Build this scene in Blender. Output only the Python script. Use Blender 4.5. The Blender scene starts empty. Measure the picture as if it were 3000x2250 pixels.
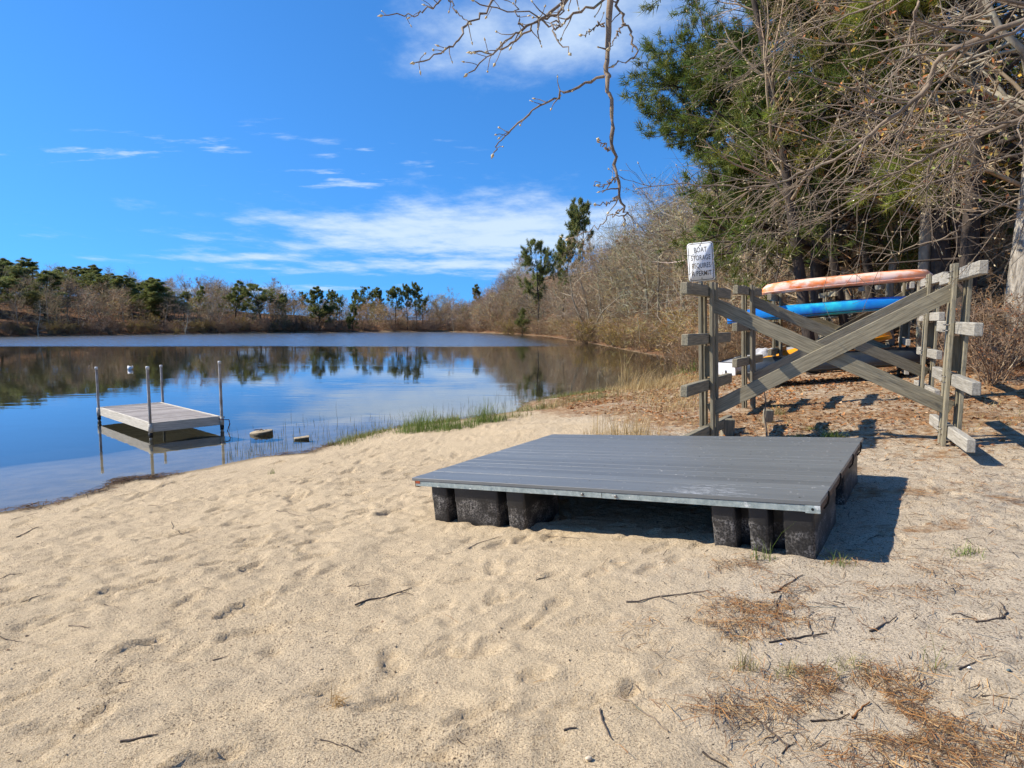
import bpy, bmesh, math, random
import numpy as np
from mathutils import Vector, Matrix
R_ = math.radians
sc = bpy.context.scene
COL = sc.collection

# ------------------------------------------------------------------ camera
FPX, HOR, HC = 1990.0, 938.0, 2.1           # focal length and horizon row for a 3000x2250 frame, camera height over the water
PITCH = math.atan((1125 - HOR) / FPX)
cam_d = bpy.data.cameras.new('camera'); cam = bpy.data.objects.new('camera', cam_d); COL.objects.link(cam)
cam.location = (0, 0, HC); cam.rotation_euler = (math.pi / 2 - PITCH, 0, 0)
cam_d.sensor_width = 36; cam_d.lens = FPX / 3000 * 36; cam_d.clip_start = 0.05; cam_d.clip_end = 9000
sc.camera = cam

# ------------------------------------------------------------------ sky and sun
SUN_EL, SUN_DIR = 41.0, (-1.0, 0.04)          # the sun stands to the left of the view
W = bpy.data.worlds.new('World'); sc.world = W; W.use_nodes = True
W.cycles.sampling_method = 'MANUAL'; W.cycles.sample_map_resolution = 256
def build_sky():
    nt = W.node_tree; N = nt.nodes; L = nt.links; N.clear()
    out = N.new('ShaderNodeOutputWorld'); bg = N.new('ShaderNodeBackground')
    sky = N.new('ShaderNodeTexSky'); sky.sky_type = 'NISHITA'; sky.sun_disc = False
    sky.sun_elevation = R_(SUN_EL); sky.sun_rotation = math.atan2(SUN_DIR[0], SUN_DIR[1])
    sky.air_density = 1.0; sky.dust_density = 0.25; sky.ozone_density = 3.0; sky.altitude = 0
    tc = N.new('ShaderNodeTexCoord'); sep = N.new('ShaderNodeSeparateXYZ'); L.new(tc.outputs['Generated'], sep.inputs[0])
    # clear maritime air: the pale band hugs the horizon, so the sky model is read a little above the true direction
    lift = N.new('ShaderNodeMapping'); lift.inputs['Location'].default_value = (0, 0, SKY_LIFT); lift.inputs['Scale'].default_value = (1, 1, SKY_ZS); L.new(tc.outputs['Generated'], lift.inputs[0]); L.new(lift.outputs[0], sky.inputs['Vector'])
    gm = N.new('ShaderNodeGamma'); gm.inputs['Gamma'].default_value = SKY_GAMMA; L.new(sky.outputs[0], gm.inputs['Color'])
    hs = N.new('ShaderNodeMix'); hs.data_type = 'RGBA'; hs.blend_type = 'MULTIPLY'; hs.inputs['Factor'].default_value = 1.0; hs.inputs['B'].default_value = SKY_TINT; L.new(gm.outputs[0], hs.inputs['A'])
    def M(op, a, b=None, c=None, clamp=False):
        n = N.new('ShaderNodeMath'); n.operation = op; n.use_clamp = clamp
        for i, v in enumerate((a, b, c)):
            if v is None: continue
            if isinstance(v, (int, float)): n.inputs[i].default_value = v
            else: L.new(v, n.inputs[i])
        return n.outputs[0]
    zc = M('ADD', M('MAXIMUM', sep.outputs['Z'], 0.0), 0.05)
    px = M('DIVIDE', sep.outputs['X'], zc); py = M('DIVIDE', sep.outputs['Y'], zc)
    cv = N.new('ShaderNodeCombineXYZ'); L.new(px, cv.inputs[0]); L.new(py, cv.inputs[1])
    def noise(scale, detail, rough, loc, sx=1, sy=1, rot=0):
        mp = N.new('ShaderNodeMapping'); mp.inputs['Location'].default_value = loc; mp.inputs['Scale'].default_value = (sx, sy, 1); mp.inputs['Rotation'].default_value = (0, 0, rot)
        L.new(cv.outputs[0], mp.inputs[0])
        n = N.new('ShaderNodeTexNoise'); n.inputs['Scale'].default_value = scale; n.inputs['Detail'].default_value = detail; n.inputs['Roughness'].default_value = rough
        L.new(mp.outputs[0], n.inputs['Vector']); return n.outputs['Fac']
    fine = noise(1.7, 8, 0.62, (3.1, 1.7, 0), 1.0, 0.75, 0.35)
    wisp = noise(0.55, 9, 0.66, (7.3, 2.2, 0), 1.0, 0.8, 0.2)
    # cloud banks: soft regions of the sky (cloud-plane coordinates) where the fields thicken
    def bank(cx, cy, rx, ry, rot=0.0):
        c, s = math.cos(rot), math.sin(rot)
        dx = M('SUBTRACT', px, cx); dy = M('SUBTRACT', py, cy)
        u = M('DIVIDE', M('ADD', M('MULTIPLY', dx, c), M('MULTIPLY', dy, s)), rx)
        v = M('DIVIDE', M('SUBTRACT', M('MULTIPLY', dy, c), M('MULTIPLY', dx, s)), ry)
        r2 = M('ADD', M('MULTIPLY', u, u), M('MULTIPLY', v, v))
        return M('POWER', 2.718, M('MULTIPLY', r2, -1.0))
    b = None
    for a in BANKS:
        k = M('MULTIPLY', bank(*a[:5]), a[5])
        b = k if b is None else M('MAXIMUM', b, k)
    field = M('ADD', M('MULTIPLY', fine, 0.62), M('MULTIPLY', wisp, 0.38))
    f2 = M('ADD', field, M('MULTIPLY', b, 0.36))
    mr = N.new('ShaderNodeMapRange'); mr.interpolation_type = 'SMOOTHSTEP'
    mr.inputs['From Min'].default_value = 0.64; mr.inputs['From Max'].default_value = 0.93
    L.new(f2, mr.inputs['Value'])
    tr = N.new('ShaderNodeMapRange'); tr.interpolation_type = 'SMOOTHSTEP'; tr.inputs['From Min'].default_value = 0.58; tr.inputs['From Max'].default_value = 0.78
    trail = None
    for a in TRAILS:
        k = M('MULTIPLY', bank(*a[:5]), a[5]); trail = k if trail is None else M('MAXIMUM', trail, k)
    fl = noise(3.4, 6, 0.6, (1.2, 4.4, 0), 0.8, 1.5, 0.25)
    L.new(M('ADD', fl, M('MULTIPLY', M('SUBTRACT', trail, 0.5), 0.22)), tr.inputs['Value'])
    mask = M('MULTIPLY', M('MAXIMUM', mr.outputs[0], M('MULTIPLY', M('MULTIPLY', tr.outputs[0], trail), 0.9)), 0.85)
    mix = N.new('ShaderNodeMix'); mix.data_type = 'RGBA'
    L.new(mask, mix.inputs['Factor']); L.new(hs.outputs['Result'], mix.inputs['A']); mix.inputs['B'].default_value = CLOUD
    L.new(mix.outputs['Result'], bg.inputs['Color']); bg.inputs['Strength'].default_value = SKY_STRENGTH
    L.new(bg.outputs[0], out.inputs[0])
SKY_STRENGTH = 0.093
SKY_LIFT, SKY_ZS, SKY_GAMMA, SKY_TINT = 0.16, 0.85, 1.0, (0.40, 0.98, 1.50, 1)
CLOUD = (5.3, 6.4, 7.7, 1)
# (x, y, radius x, radius y, turn, amount) on the cloud plane; y is ahead of the camera
BANKS = [(-0.4, 5.8, 2.6, 1.6, -0.08, 1.15), (1.6, 6.0, 1.8, 1.3, 0, 1.0), (-0.9, 7.7, 2.8, 0.9, 0, 0.9), (0.5, 5.0, 1.7, 1.0, 0.1, 0.85), (-2.7, 6.9, 1.7, 0.5, -0.05, 0.8), (0.6, 8.6, 1.6, 0.9, 0, 0.85), (0.15, 2.2, 0.6, 0.75, 0.3, 0.82), (0.75, 1.75, 0.5, 0.5, 0.2, 0.8),
         (-4.2, 10.2, 2.6, 0.9, 0.0, 0.85), (1.9, 3.2, 1.2, 0.8, 0.2, 0.7),
         (5, 3, 3, 1.6, 0, 0.9), (2.2, -0.6, 1.3, 0.9, 0.4, 0.85), (0.2, -1.6, 1.2, 0.6, 0, 0.8), (3, -4, 2.6, 1.4, 0, 0.9), (-4, -3.4, 2.6, 1.2, 0.3, 0.85), (-1, -6, 3, 1.2, 0, 0.85), (8, -2, 3, 2, 0, 0.9)]  # banks out of view, added so white cloud softens the blue sky light
TRAILS = [(-1.75, 3.3, 1.1, 0.28, -0.2, 1.0), (-0.8, 3.9, 0.9, 0.4, -0.3, 0.9), (-0.6, 3.35, 0.5, 0.12, -0.45, 1.1), (2.4, 1.2, 1.2, 0.5, 0.2, 0.9)]
build_sky()
sd = bpy.data.lights.new('sun', 'SUN'); sun = bpy.data.objects.new('sun', sd); COL.objects.link(sun)
sd.energy = 5.0; sd.angle = R_(0.53); sd.color = (1.0, 0.91, 0.76)
_h = Vector((SUN_DIR[0], SUN_DIR[1], 0)).normalized() * math.cos(R_(SUN_EL)); _s = Vector((_h.x, _h.y, math.sin(R_(SUN_EL))))
sun.rotation_euler = _s.to_track_quat('Z', 'Y').to_euler(); sun.location = _s * 60
sc.view_settings.view_transform = 'Standard'; sc.view_settings.look = 'None'
sc.view_settings.exposure = 0.60; sc.view_settings.gamma = 1.0; sc.view_settings.use_curve_mapping = False
sc.render.engine = 'CYCLES'
sc.cycles.max_bounces = 5; sc.cycles.transparent_max_bounces = 8; sc.cycles.diffuse_bounces = 2; sc.cycles.glossy_bounces = 2; sc.cycles.transmission_bounces = 1; sc.cycles.use_adaptive_sampling = True; sc.cycles.adaptive_threshold = 0.02
sc.cycles.use_denoising = True; sc.cycles.caustics_reflective = False; sc.cycles.caustics_refractive = False
sc.cycles.sample_clamp_indirect = 6.0

# ------------------------------------------------------------------ helpers
def ray(px, py):
    x = (px - 1500) / FPX; y = -(py - 1125) / FPX; c, s = math.cos(PITCH), math.sin(PITCH)
    return np.array([x, c + y * s, -s + y * c])
def at(px, py, z):                       # the world point at height z that shows at this photograph pixel
    d = ray(px, py); t = (z - HC) / d[2]; return np.array([0, 0, HC]) + t * d
def atY(px, py, Y):                      # the world point at distance Y
    d = ray(px, py); return np.array([0, 0, HC]) + d * (Y / d[1])
def sm(t):
    t = np.clip(t, 0, 1); return t * t * (3 - 2 * t)
def hash2(ix, iy, seed):
    h = (ix.astype(np.int64) * 374761393 + iy.astype(np.int64) * 668265263 + seed * 974634577) & 0xffffffff
    h = ((h ^ (h >> 13)) * 1274126177) & 0xffffffff
    return ((h ^ (h >> 16)) & 0xffff) / 65535.0
def vnoise(x, y, seed=0):
    ix = np.floor(x); iy = np.floor(y); fx = sm(x - ix); fy = sm(y - iy)
    a = hash2(ix, iy, seed); b = hash2(ix + 1, iy, seed); c = hash2(ix, iy + 1, seed); d = hash2(ix + 1, iy + 1, seed)
    return (a * (1 - fx) + b * fx) * (1 - fy) + (c * (1 - fx) + d * fx) * fy
def fbm(x, y, o, seed=0):
    r = 0; a = 0.5; t = 0
    for i in range(o):
        r = r + a * vnoise(x * 2 ** i + 13.7 * i, y * 2 ** i + 7.1 * i, seed + i); t += a; a *= 0.5
    return r / t

def mesh_np(name, V, loops, starts, col=None, smooth=False, mi=None):
    me = bpy.data.meshes.new(name)
    V = np.ascontiguousarray(V, dtype=np.float32)
    me.vertices.add(len(V)); me.vertices.foreach_set('co', V.ravel())
    me.loops.add(len(loops)); me.loops.foreach_set('vertex_index', np.ascontiguousarray(loops, dtype=np.int32))
    me.polygons.add(len(starts)); me.polygons.foreach_set('loop_start', np.ascontiguousarray(starts, dtype=np.int32))
    if col is not None:
        ca = me.color_attributes.new('Col', 'FLOAT_COLOR', 'POINT')
        c4 = np.ones((len(V), 4), dtype=np.float32); c4[:, :col.shape[1]] = col; ca.data.foreach_set('color', c4.ravel())
    me.update(calc_edges=True)
    if smooth: me.polygons.foreach_set('use_smooth', np.ones(len(starts), dtype=bool))
    return me
class MB:                                 # collects quads and triangles; build() links them as one mesh object
    def __init__(s): s.V = []; s.F4 = []; s.F3 = []; s.C = []; s.n = 0; s.hc = False
    def add(s, V, F4=None, F3=None, col=None):
        V = np.asarray(V, dtype=np.float64).reshape(-1, 3)
        if F4 is not None and len(F4): s.F4.append(np.asarray(F4, dtype=np.int64) + s.n)
        if F3 is not None and len(F3): s.F3.append(np.asarray(F3, dtype=np.int64) + s.n)
        if col is not None: s.hc = True; s.C.append(np.broadcast_to(np.asarray(col, dtype=np.float64), (len(V), 3)))
        else: s.C.append(np.full((len(V), 3), 0.5))
        s.V.append(V); s.n += len(V)
    def mesh(s, name, smooth=False):
        V = np.concatenate(s.V); loops = []; starts = []; k = 0
        if s.F4:
            f = np.concatenate(s.F4); loops.append(f.ravel()); starts.append(np.arange(len(f)) * 4); k = len(f) * 4
        if s.F3:
            f = np.concatenate(s.F3); loops.append(f.ravel()); starts.append(k + np.arange(len(f)) * 3)
        return mesh_np(name, V, np.concatenate(loops), np.concatenate(starts), np.concatenate(s.C) if s.hc else None, smooth)
    def build(s, name, mat, parent=None, smooth=False):
        return link(name, s.mesh(name, smooth), mat, parent)
def link(name, me, mat=None, parent=None):
    if mat is not None and len(me.materials) == 0: me.materials.append(mat)
    o = bpy.data.objects.new(name, me); COL.objects.link(o)
    if parent is not None:
        o.parent = parent; o.matrix_parent_inverse = parent.matrix_basis.inverted()
    return o
def tag(o, label=None, cat=None, group=None, kind=None):
    if label: o['label'] = label
    if cat: o['category'] = cat
    if group: o['group'] = group
    if kind: o['kind'] = kind
    return o
def thing(name, label, cat, loc=(0, 0, 0), rz=0.0, group=None):
    o = bpy.data.objects.new(name, None); COL.objects.link(o); o.empty_display_size = 0.1
    o.matrix_basis = Matrix.Translation(Vector(loc)) @ Matrix.Rotation(rz, 4, 'Z')
    o.location = loc; o.rotation_euler = (0, 0, rz)
    return tag(o, label, cat, group)
def copy_thing(root, loc, rz=0.0, s=1.0, label=None, group=None, sz=None, tilt=(0, 0)):
    r = root.copy(); COL.objects.link(r)
    r.location = loc; r.rotation_euler = (tilt[0], tilt[1], rz); r.scale = (s, s, sz if sz else s)
    if label: r['label'] = label
    if group: r['group'] = group
    for ch in list(root.children):
        c = ch.copy(); COL.objects.link(c); c.parent = r
        for g in ch.children:
            d = g.copy(); COL.objects.link(d); d.parent = c
    return r
_bm_cache = {}
def chamfer_box(l, w, t, ch=0.004):       # box along local x, chamfered edges
    k = (round(l, 4), round(w, 4), round(t, 4), ch)
    if k in _bm_cache: return _bm_cache[k]
    bm = bmesh.new(); bmesh.ops.create_cube(bm, size=1.0)
    for v in bm.verts: v.co = Vector((v.co.x * l, v.co.y * w, v.co.z * t))
    if ch > 0: bmesh.ops.bevel(bm, geom=bm.edges[:], offset=min(ch, w * .3, t * .3), segments=1, affect='EDGES', profile=0.5)
    me = bpy.data.meshes.new('board'); bm.to_mesh(me); bm.free(); _bm_cache[k] = me
    return me
def frame_mat(c, x, z):                   # matrix with local x along x and local z near z
    x = Vector(x).normalized(); z = Vector(z); y = z.cross(x).normalized(); z = x.cross(y).normalized()
    m = Matrix.Identity(4)
    for i in range(3): m[i][0] = x[i]; m[i][1] = y[i]; m[i][2] = z[i]; m[i][3] = c[i]
    return m
def board(name, p0, p1, w, t, up, mat, parent, ch=0.004, own=False):   # a plank from p0 to p1; w across, t along up
    p0 = Vector(p0); p1 = Vector(p1); l = (p1 - p0).length
    me = chamfer_box(l, w, t, ch).copy() if True else None
    o = link(name, me, mat)
    o.matrix_basis = frame_mat((p0 + p1) / 2, p1 - p0, up)
    if parent is not None: o.parent = parent; o.matrix_parent_inverse = parent.matrix_basis.inverted()
    return o
def tubes(P, Rr, k, cap=False):           # P (N,S,3) centre lines, Rr (N,S) radii -> verts, quads
    P = np.asarray(P, dtype=np.float64); N_, S, _ = P.shape
    T = np.empty_like(P); T[:, 1:-1] = P[:, 2:] - P[:, :-2]; T[:, 0] = P[:, 1] - P[:, 0]; T[:, -1] = P[:, -1] - P[:, -2]
    T /= np.linalg.norm(T, axis=2, keepdims=True) + 1e-12
    ov = P[:, -1] - P[:, 0]; ov /= np.linalg.norm(ov, axis=1, keepdims=True) + 1e-12
    ref = np.where(np.abs(ov[:, 2:3]) > 0.85, np.array([[1.0, 0, 0]]), np.array([[0, 0, 1.0]]))[:, None, :]
    U = np.cross(T, np.broadcast_to(ref, T.shape)); U /= np.linalg.norm(U, axis=2, keepdims=True) + 1e-12
    Vv = np.cross(T, U)
    a = np.arange(k) * 2 * math.pi / k
    V = P[:, :, None, :] + Rr[:, :, None, None] * (np.cos(a)[None, None, :, None] * U[:, :, None, :] + np.sin(a)[None, None, :, None] * Vv[:, :, None, :])
    idx = np.arange(N_ * S * k).reshape(N_, S, k); nx = np.roll(idx, -1, axis=2)
    F = np.stack([idx[:, :-1], nx[:, :-1], nx[:, 1:], idx[:, 1:]], axis=-1).reshape(-1, 4)
    return V.reshape(-1, 3), F
def tube(pts, rad, k=8):
    pts = np.asarray(pts, dtype=float)[None]; rad = np.broadcast_to(np.asarray(rad, dtype=float), (pts.shape[1],))[None]
    return tubes(pts, rad, k)
def lathe(prof, k=16, squash=1.0):        # closed turned solid about z from (r,z) pairs
    V = []; a = np.arange(k) * 2 * math.pi / k
    for r, z in prof: V.append(np.stack([r * np.cos(a), squash * r * np.sin(a), np.full(k, z)], 1))
    V = np.concatenate(V); S = len(prof); idx = np.arange(S * k).reshape(S, k); nx = np.roll(idx, -1, 1)
    F = np.stack([idx[:-1], nx[:-1], nx[1:], idx[1:]], -1).reshape(-1, 4)
    n = len(V); V = np.concatenate([V, [[0, 0, prof[0][1]], [0, 0, prof[-1][1]]]])
    F3 = [[n, nx[0, i], idx[0, i]] for i in range(k)] + [[n + 1, idx[-1, i], nx[-1, i]] for i in range(k)]
    return V, F, F3
def xf(V, m): 
    m = np.array(m); return np.asarray(V) @ m[:3, :3].T + m[:3, 3]

# ------------------------------------------------------------------ materials
def mat(name, c1, c2=None, scale=6.0, rough=0.7, bump=0.0, bscale=None, stretch=(1, 1, 1), metal=0.0, detail=5, attr=False, lo=0.35, hi=0.65,
        c3=None, c3scale=3.0, c3lo=0.55, c3hi=0.7, trans=0.0, spec=0.3, coat=0.0, bdist=0.01, arand=0.0):
    m = bpy.data.materials.new(name); m.use_nodes = True
    nt = m.node_tree; N = nt.nodes; L = nt.links; bs = N['Principled BSDF']
    bs.inputs['Roughness'].default_value = rough; bs.inputs['Metallic'].default_value = metal
    bs.inputs['Specular IOR Level'].default_value = spec; bs.inputs['Coat Weight'].default_value = coat
    tc = N.new('ShaderNodeTexCoord'); mp = N.new('ShaderNodeMapping'); mp.inputs['Scale'].default_value = stretch
    L.new(tc.outputs['Object'], mp.inputs[0])
    oi = N.new('ShaderNodeObjectInfo'); cb = N.new('ShaderNodeCombineXYZ'); ml = N.new('ShaderNodeMath'); ml.operation = 'MULTIPLY'; ml.inputs[1].default_value = 37.0
    L.new(oi.outputs['Random'], ml.inputs[0])
    for i in range(3): L.new(ml.outputs[0], cb.inputs[i])
    L.new(cb.outputs[0], mp.inputs['Location'])
    def nz(s, d=detail):
        n = N.new('ShaderNodeTexNoise'); n.inputs['Scale'].default_value = s; n.inputs['Detail'].default_value = d; n.inputs['Roughness'].default_value = 0.62
        L.new(mp.outputs[0], n.inputs['Vector']); return n.outputs['Fac']
    def mixc(f, a, b, mode='MIX'):
        x = N.new('ShaderNodeMix'); x.data_type = 'RGBA'; x.blend_type = mode
        if isinstance(f, float): x.inputs['Factor'].default_value = f
        else: L.new(f, x.inputs['Factor'])
        for key, v in (('A', a), ('B', b)):
            if isinstance(v, tuple): x.inputs[key].default_value = (*v[:3], 1)
            else: L.new(v, x.inputs[key])
        return x.outputs['Result']
    def ramp(v, a, b):
        r = N.new('ShaderNodeMapRange'); r.inputs['From Min'].default_value = a; r.inputs['From Max'].default_value = b; L.new(v, r.inputs['Value']); return r.outputs[0]
    colr = tuple(c1)
    if attr:
        at_ = N.new('ShaderNodeAttribute'); at_.attribute_name = 'Col'; colr = at_.outputs['Color']
    if c2 is not None: colr = mixc(ramp(nz(scale), lo, hi), colr, tuple(c2))
    if c3 is not None: colr = mixc(ramp(nz(c3scale), c3lo, c3hi), colr, tuple(c3))
    if arand > 0:
        hv = N.new('ShaderNodeHueSaturation'); mm = N.new('ShaderNodeMapRange'); mm.inputs['To Min'].default_value = 1 - arand; mm.inputs['To Max'].default_value = 1 + arand
        L.new(oi.outputs['Random'], mm.inputs['Value']); L.new(mm.outputs[0], hv.inputs['Value'])
        if isinstance(colr, tuple): hv.inputs['Color'].default_value = (*colr[:3], 1)
        else: L.new(colr, hv.inputs['Color'])
        colr = hv.outputs[0]
    if isinstance(colr, tuple): bs.inputs['Base Color'].default_value = (*colr[:3], 1)
    else: L.new(colr, bs.inputs['Base Color'])
    if bump > 0:
        bp = N.new('ShaderNodeBump'); bp.inputs['Strength'].default_value = bump; bp.inputs['Distance'].default_value = bdist
        L.new(nz(bscale or scale, 6), bp.inputs['Height']); L.new(bp.outputs[0], bs.inputs['Normal'])
    if trans > 0:
        tr = N.new('ShaderNodeBsdfTranslucent'); ms = N.new('ShaderNodeMixShader'); ms.inputs[0].default_value = trans
        if isinstance(colr, tuple): tr.inputs['Color'].default_value = (*colr[:3], 1)
        else: L.new(colr, tr.inputs['Color'])
        o = N['Material Output']; L.new(bs.outputs[0], ms.inputs[1]); L.new(tr.outputs[0], ms.inputs[2]); L.new(ms.outputs[0], o.inputs[0])
    return m
M_ = {}
M_['wood'] = mat('weathered_lumber', (0.30, 0.265, 0.185), (0.15, 0.13, 0.088), 5.0, 0.85, 0.5, 7.0, (0.9, 14, 14), c3=(0.07, 0.06, 0.045), c3scale=7.0, c3lo=0.64, c3hi=0.74, arand=0.16, bdist=0.004)
M_['wood_grey'] = mat('bleached_lumber', (0.40, 0.375, 0.32), (0.22, 0.20, 0.165), 4.0, 0.85, 0.5, 7.0, (1.2, 16, 16), c3=(0.12, 0.11, 0.10), c3scale=6.0, c3lo=0.64, c3hi=0.78, arand=0.12, bdist=0.004)
M_['galv'] = mat('galvanised_steel', (0.40, 0.45, 0.43), (0.22, 0.27, 0.27), 28.0, 0.5, 0.1, 40, metal=0.35, c3=(0.62, 0.64, 0.62), c3scale=14.0, c3lo=0.6, c3hi=0.66)
M_['steel'] = mat('bolt_steel', (0.35, 0.34, 0.32), (0.16, 0.13, 0.10), 60, 0.45, metal=0.7)
M_['alu'] = mat('aluminium_pipe', (0.42, 0.41, 0.39), (0.24, 0.20, 0.17), 6, 0.5, 0.1, 30, metal=0.3)
M_['cap'] = mat('white_plastic_cap', (0.75, 0.75, 0.73), (0.55, 0.53, 0.5), 20, 0.5)
M_['dockrim'] = mat('dock_rim_lumber', (0.62, 0.57, 0.49), (0.42, 0.38, 0.31), 4, 0.8, 0.4, 7, (1, 14, 14), c3=(0.30, 0.26, 0.19), c3scale=5, c3lo=0.6, c3hi=0.75, bdist=0.004)
M_['dockplank'] = mat('dock_plank', (0.40, 0.36, 0.33), (0.22, 0.19, 0.17), 5, 0.85, 0.5, 8, (1, 14, 14), c3=(0.12, 0.10, 0.09), c3scale=6, c3lo=0.62, c3hi=0.75, arand=0.22, bdist=0.004)
M_['deck'] = mat('grey_composite_board', (0.150, 0.158, 0.160), (0.122, 0.130, 0.133), 3.0, 0.40, 0.25, 60, (0.35, 9, 9), c3=(0.26, 0.265, 0.27), c3scale=9.0, c3lo=0.66, c3hi=0.80, spec=0.5, bdist=0.0015, arand=0.12)
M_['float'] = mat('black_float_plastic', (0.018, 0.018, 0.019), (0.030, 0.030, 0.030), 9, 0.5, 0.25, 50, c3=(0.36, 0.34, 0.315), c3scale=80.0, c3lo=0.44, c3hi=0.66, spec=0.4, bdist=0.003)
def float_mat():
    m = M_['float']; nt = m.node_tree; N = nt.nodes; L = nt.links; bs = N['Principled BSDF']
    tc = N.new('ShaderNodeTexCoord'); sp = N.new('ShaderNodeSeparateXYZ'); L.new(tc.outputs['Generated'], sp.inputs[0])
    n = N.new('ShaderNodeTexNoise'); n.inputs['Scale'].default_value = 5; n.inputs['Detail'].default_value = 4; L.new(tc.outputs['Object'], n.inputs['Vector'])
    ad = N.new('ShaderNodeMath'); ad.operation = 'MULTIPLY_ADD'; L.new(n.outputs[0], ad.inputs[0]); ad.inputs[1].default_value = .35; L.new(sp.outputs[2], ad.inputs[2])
    cr = N.new('ShaderNodeValToRGB'); e = cr.color_ramp.elements; e[0].position = .36; e[0].color = (0, 0, 0, 1); e[1].position = .95; e[1].color = (0, 0, 0, 1)  # scuffs fade near the foot; dark top band paints in the deck overhang's shadow
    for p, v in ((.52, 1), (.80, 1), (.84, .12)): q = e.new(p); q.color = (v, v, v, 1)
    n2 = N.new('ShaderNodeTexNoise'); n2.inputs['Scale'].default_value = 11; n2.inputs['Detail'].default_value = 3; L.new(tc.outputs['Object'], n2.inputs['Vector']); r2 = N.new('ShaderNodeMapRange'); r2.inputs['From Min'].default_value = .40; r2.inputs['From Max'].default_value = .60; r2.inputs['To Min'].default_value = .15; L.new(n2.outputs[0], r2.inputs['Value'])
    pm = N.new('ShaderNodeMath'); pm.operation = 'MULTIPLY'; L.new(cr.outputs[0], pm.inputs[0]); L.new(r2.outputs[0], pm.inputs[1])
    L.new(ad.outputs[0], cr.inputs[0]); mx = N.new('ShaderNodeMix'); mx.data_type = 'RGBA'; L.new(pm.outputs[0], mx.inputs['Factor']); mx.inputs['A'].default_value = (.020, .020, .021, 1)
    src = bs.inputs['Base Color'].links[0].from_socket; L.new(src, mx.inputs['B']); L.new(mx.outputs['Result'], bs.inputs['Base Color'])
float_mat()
M_['strap'] = mat('black_strap', (0.012, 0.012, 0.012), rough=0.6)
M_['rust'] = mat('rust_paint', (0.42, 0.09, 0.025), (0.25, 0.06, 0.03), 30, 0.8)
M_['endgrain'] = mat('board_end_grain', (0.21, 0.14, 0.085), (0.10, 0.065, 0.045), 24, 0.9, 0.5, 40)
M_['concrete'] = mat('concrete', (0.44, 0.35, 0.23), (0.30, 0.24, 0.16), 14, 0.95, 0.8, 40, c3=(0.2, 0.17, 0.12), c3scale=7, c3lo=0.6, c3hi=0.75)
M_['wetstone'] = mat('wet_block_side', (0.06, 0.045, 0.025), (0.12, 0.09, 0.05), 20, 0.55, 0.7, 40)
M_['chain'] = mat('rusty_chain', (0.10, 0.045, 0.025), (0.05, 0.03, 0.02), 40, 0.8, metal=0.3)
M_['rope'] = mat('purple_rope', (0.18, 0.09, 0.10), (0.10, 0.05, 0.07), 80, 0.9)
M_['sign'] = mat('sign_white', (0.84, 0.85, 0.85), (0.74, 0.76, 0.76), 10, 0.45, spec=0.4)
M_['ink'] = mat('sign_black', (0.012, 0.012, 0.013), rough=0.5)
M_['orange'] = mat('orange_swirl_plastic', (0.90, 0.36, 0.17), (0.92, 0.64, 0.52), 2.2, 0.30, c3=(0.86, 0.19, 0.02), c3scale=1.6, c3lo=0.50, c3hi=0.60, spec=0.5, stretch=(0.9, 2, 2), lo=.42, hi=.52)
M_['blue'] = mat('blue_swirl_plastic', (0.008, 0.10, 0.52), (0.015, 0.30, 0.66), 1.6, 0.30, c3=(0.03, 0.52, 0.60), c3scale=1.1, c3lo=0.52, c3hi=0.64, spec=0.5, stretch=(1, 1, 1))
M_['yellow'] = mat('yellow_orange_plastic', (0.85, 0.36, 0.015), (0.75, 0.27, 0.01), 3, 0.4, spec=0.5)
M_['darkhull'] = mat('dark_canoe_plastic', (0.02, 0.024, 0.028), (0.035, 0.04, 0.045), 4, 0.28, spec=0.6)
M_['boatgrey'] = mat('pale_boat_plastic', (0.66, 0.67, 0.70), (0.52, 0.53, 0.56), 5, 0.5)
M_['boatwhite'] = mat('white_boat_paint', (0.82, 0.83, 0.85), (0.7, 0.7, 0.73), 6, 0.5)
M_['tarp'] = mat('grey_tarp', (0.55, 0.55, 0.57), (0.38, 0.38, 0.41), 5, 0.6, 0.5, 7, bdist=0.05)
M_['black'] = mat('black_rubber', (0.015, 0.015, 0.015), rough=0.5)
M_['jug'] = mat('white_float_plastic', (0.85, 0.85, 0.84), rough=0.4)
M_['bark_grey'] = mat('grey_lichen_bark', (0.35, 0.31, 0.235), (0.19, 0.16, 0.12), 9, 0.95, 0.6, 16, (1, 1, .35), c3=(0.37, 0.37, 0.26), c3scale=5, c3lo=0.58, c3hi=0.72)
M_['bark_twig'] = mat('grey_twigs', (0.43, 0.335, 0.22), (0.30, 0.225, 0.145), 2.2, 0.95, arand=0.22, c3=(0.38, 0.25, 0.17), c3scale=0.8, c3lo=0.5, c3hi=0.7)
M_['bark_red'] = mat('reddish_twigs', (0.36, 0.235, 0.16), (0.32, 0.25, 0.17), 2.0, 0.95, arand=0.2)
M_['bark_pale'] = mat('pale_dead_wood', (0.38, 0.37, 0.32), (0.26, 0.26, 0.21), 4, 0.95)
M_['bark_brush'] = mat('brown_brush', (0.29, 0.185, 0.105), (0.20, 0.13, 0.08), 1.6, 0.95, arand=0.25, c3=(0.36, 0.30, 0.21), c3scale=0.9, c3lo=0.5, c3hi=0.7)
M_['bark_pine'] = mat('dark_pine_bark', (0.075, 0.058, 0.046), (0.035, 0.028, 0.024), 10, 0.95, 0.9, 12, (1, 1, .4), bdist=0.03)
M_['bark_oak'] = mat('white_oak_bark', (0.47, 0.42, 0.345), (0.17, 0.145, 0.115), 16, 0.95, 1.0, 16, (1, 1, .22), c3=(0.36, 0.36, 0.28), c3scale=4, c3lo=0.6, c3hi=0.75, bdist=0.05)
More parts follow.
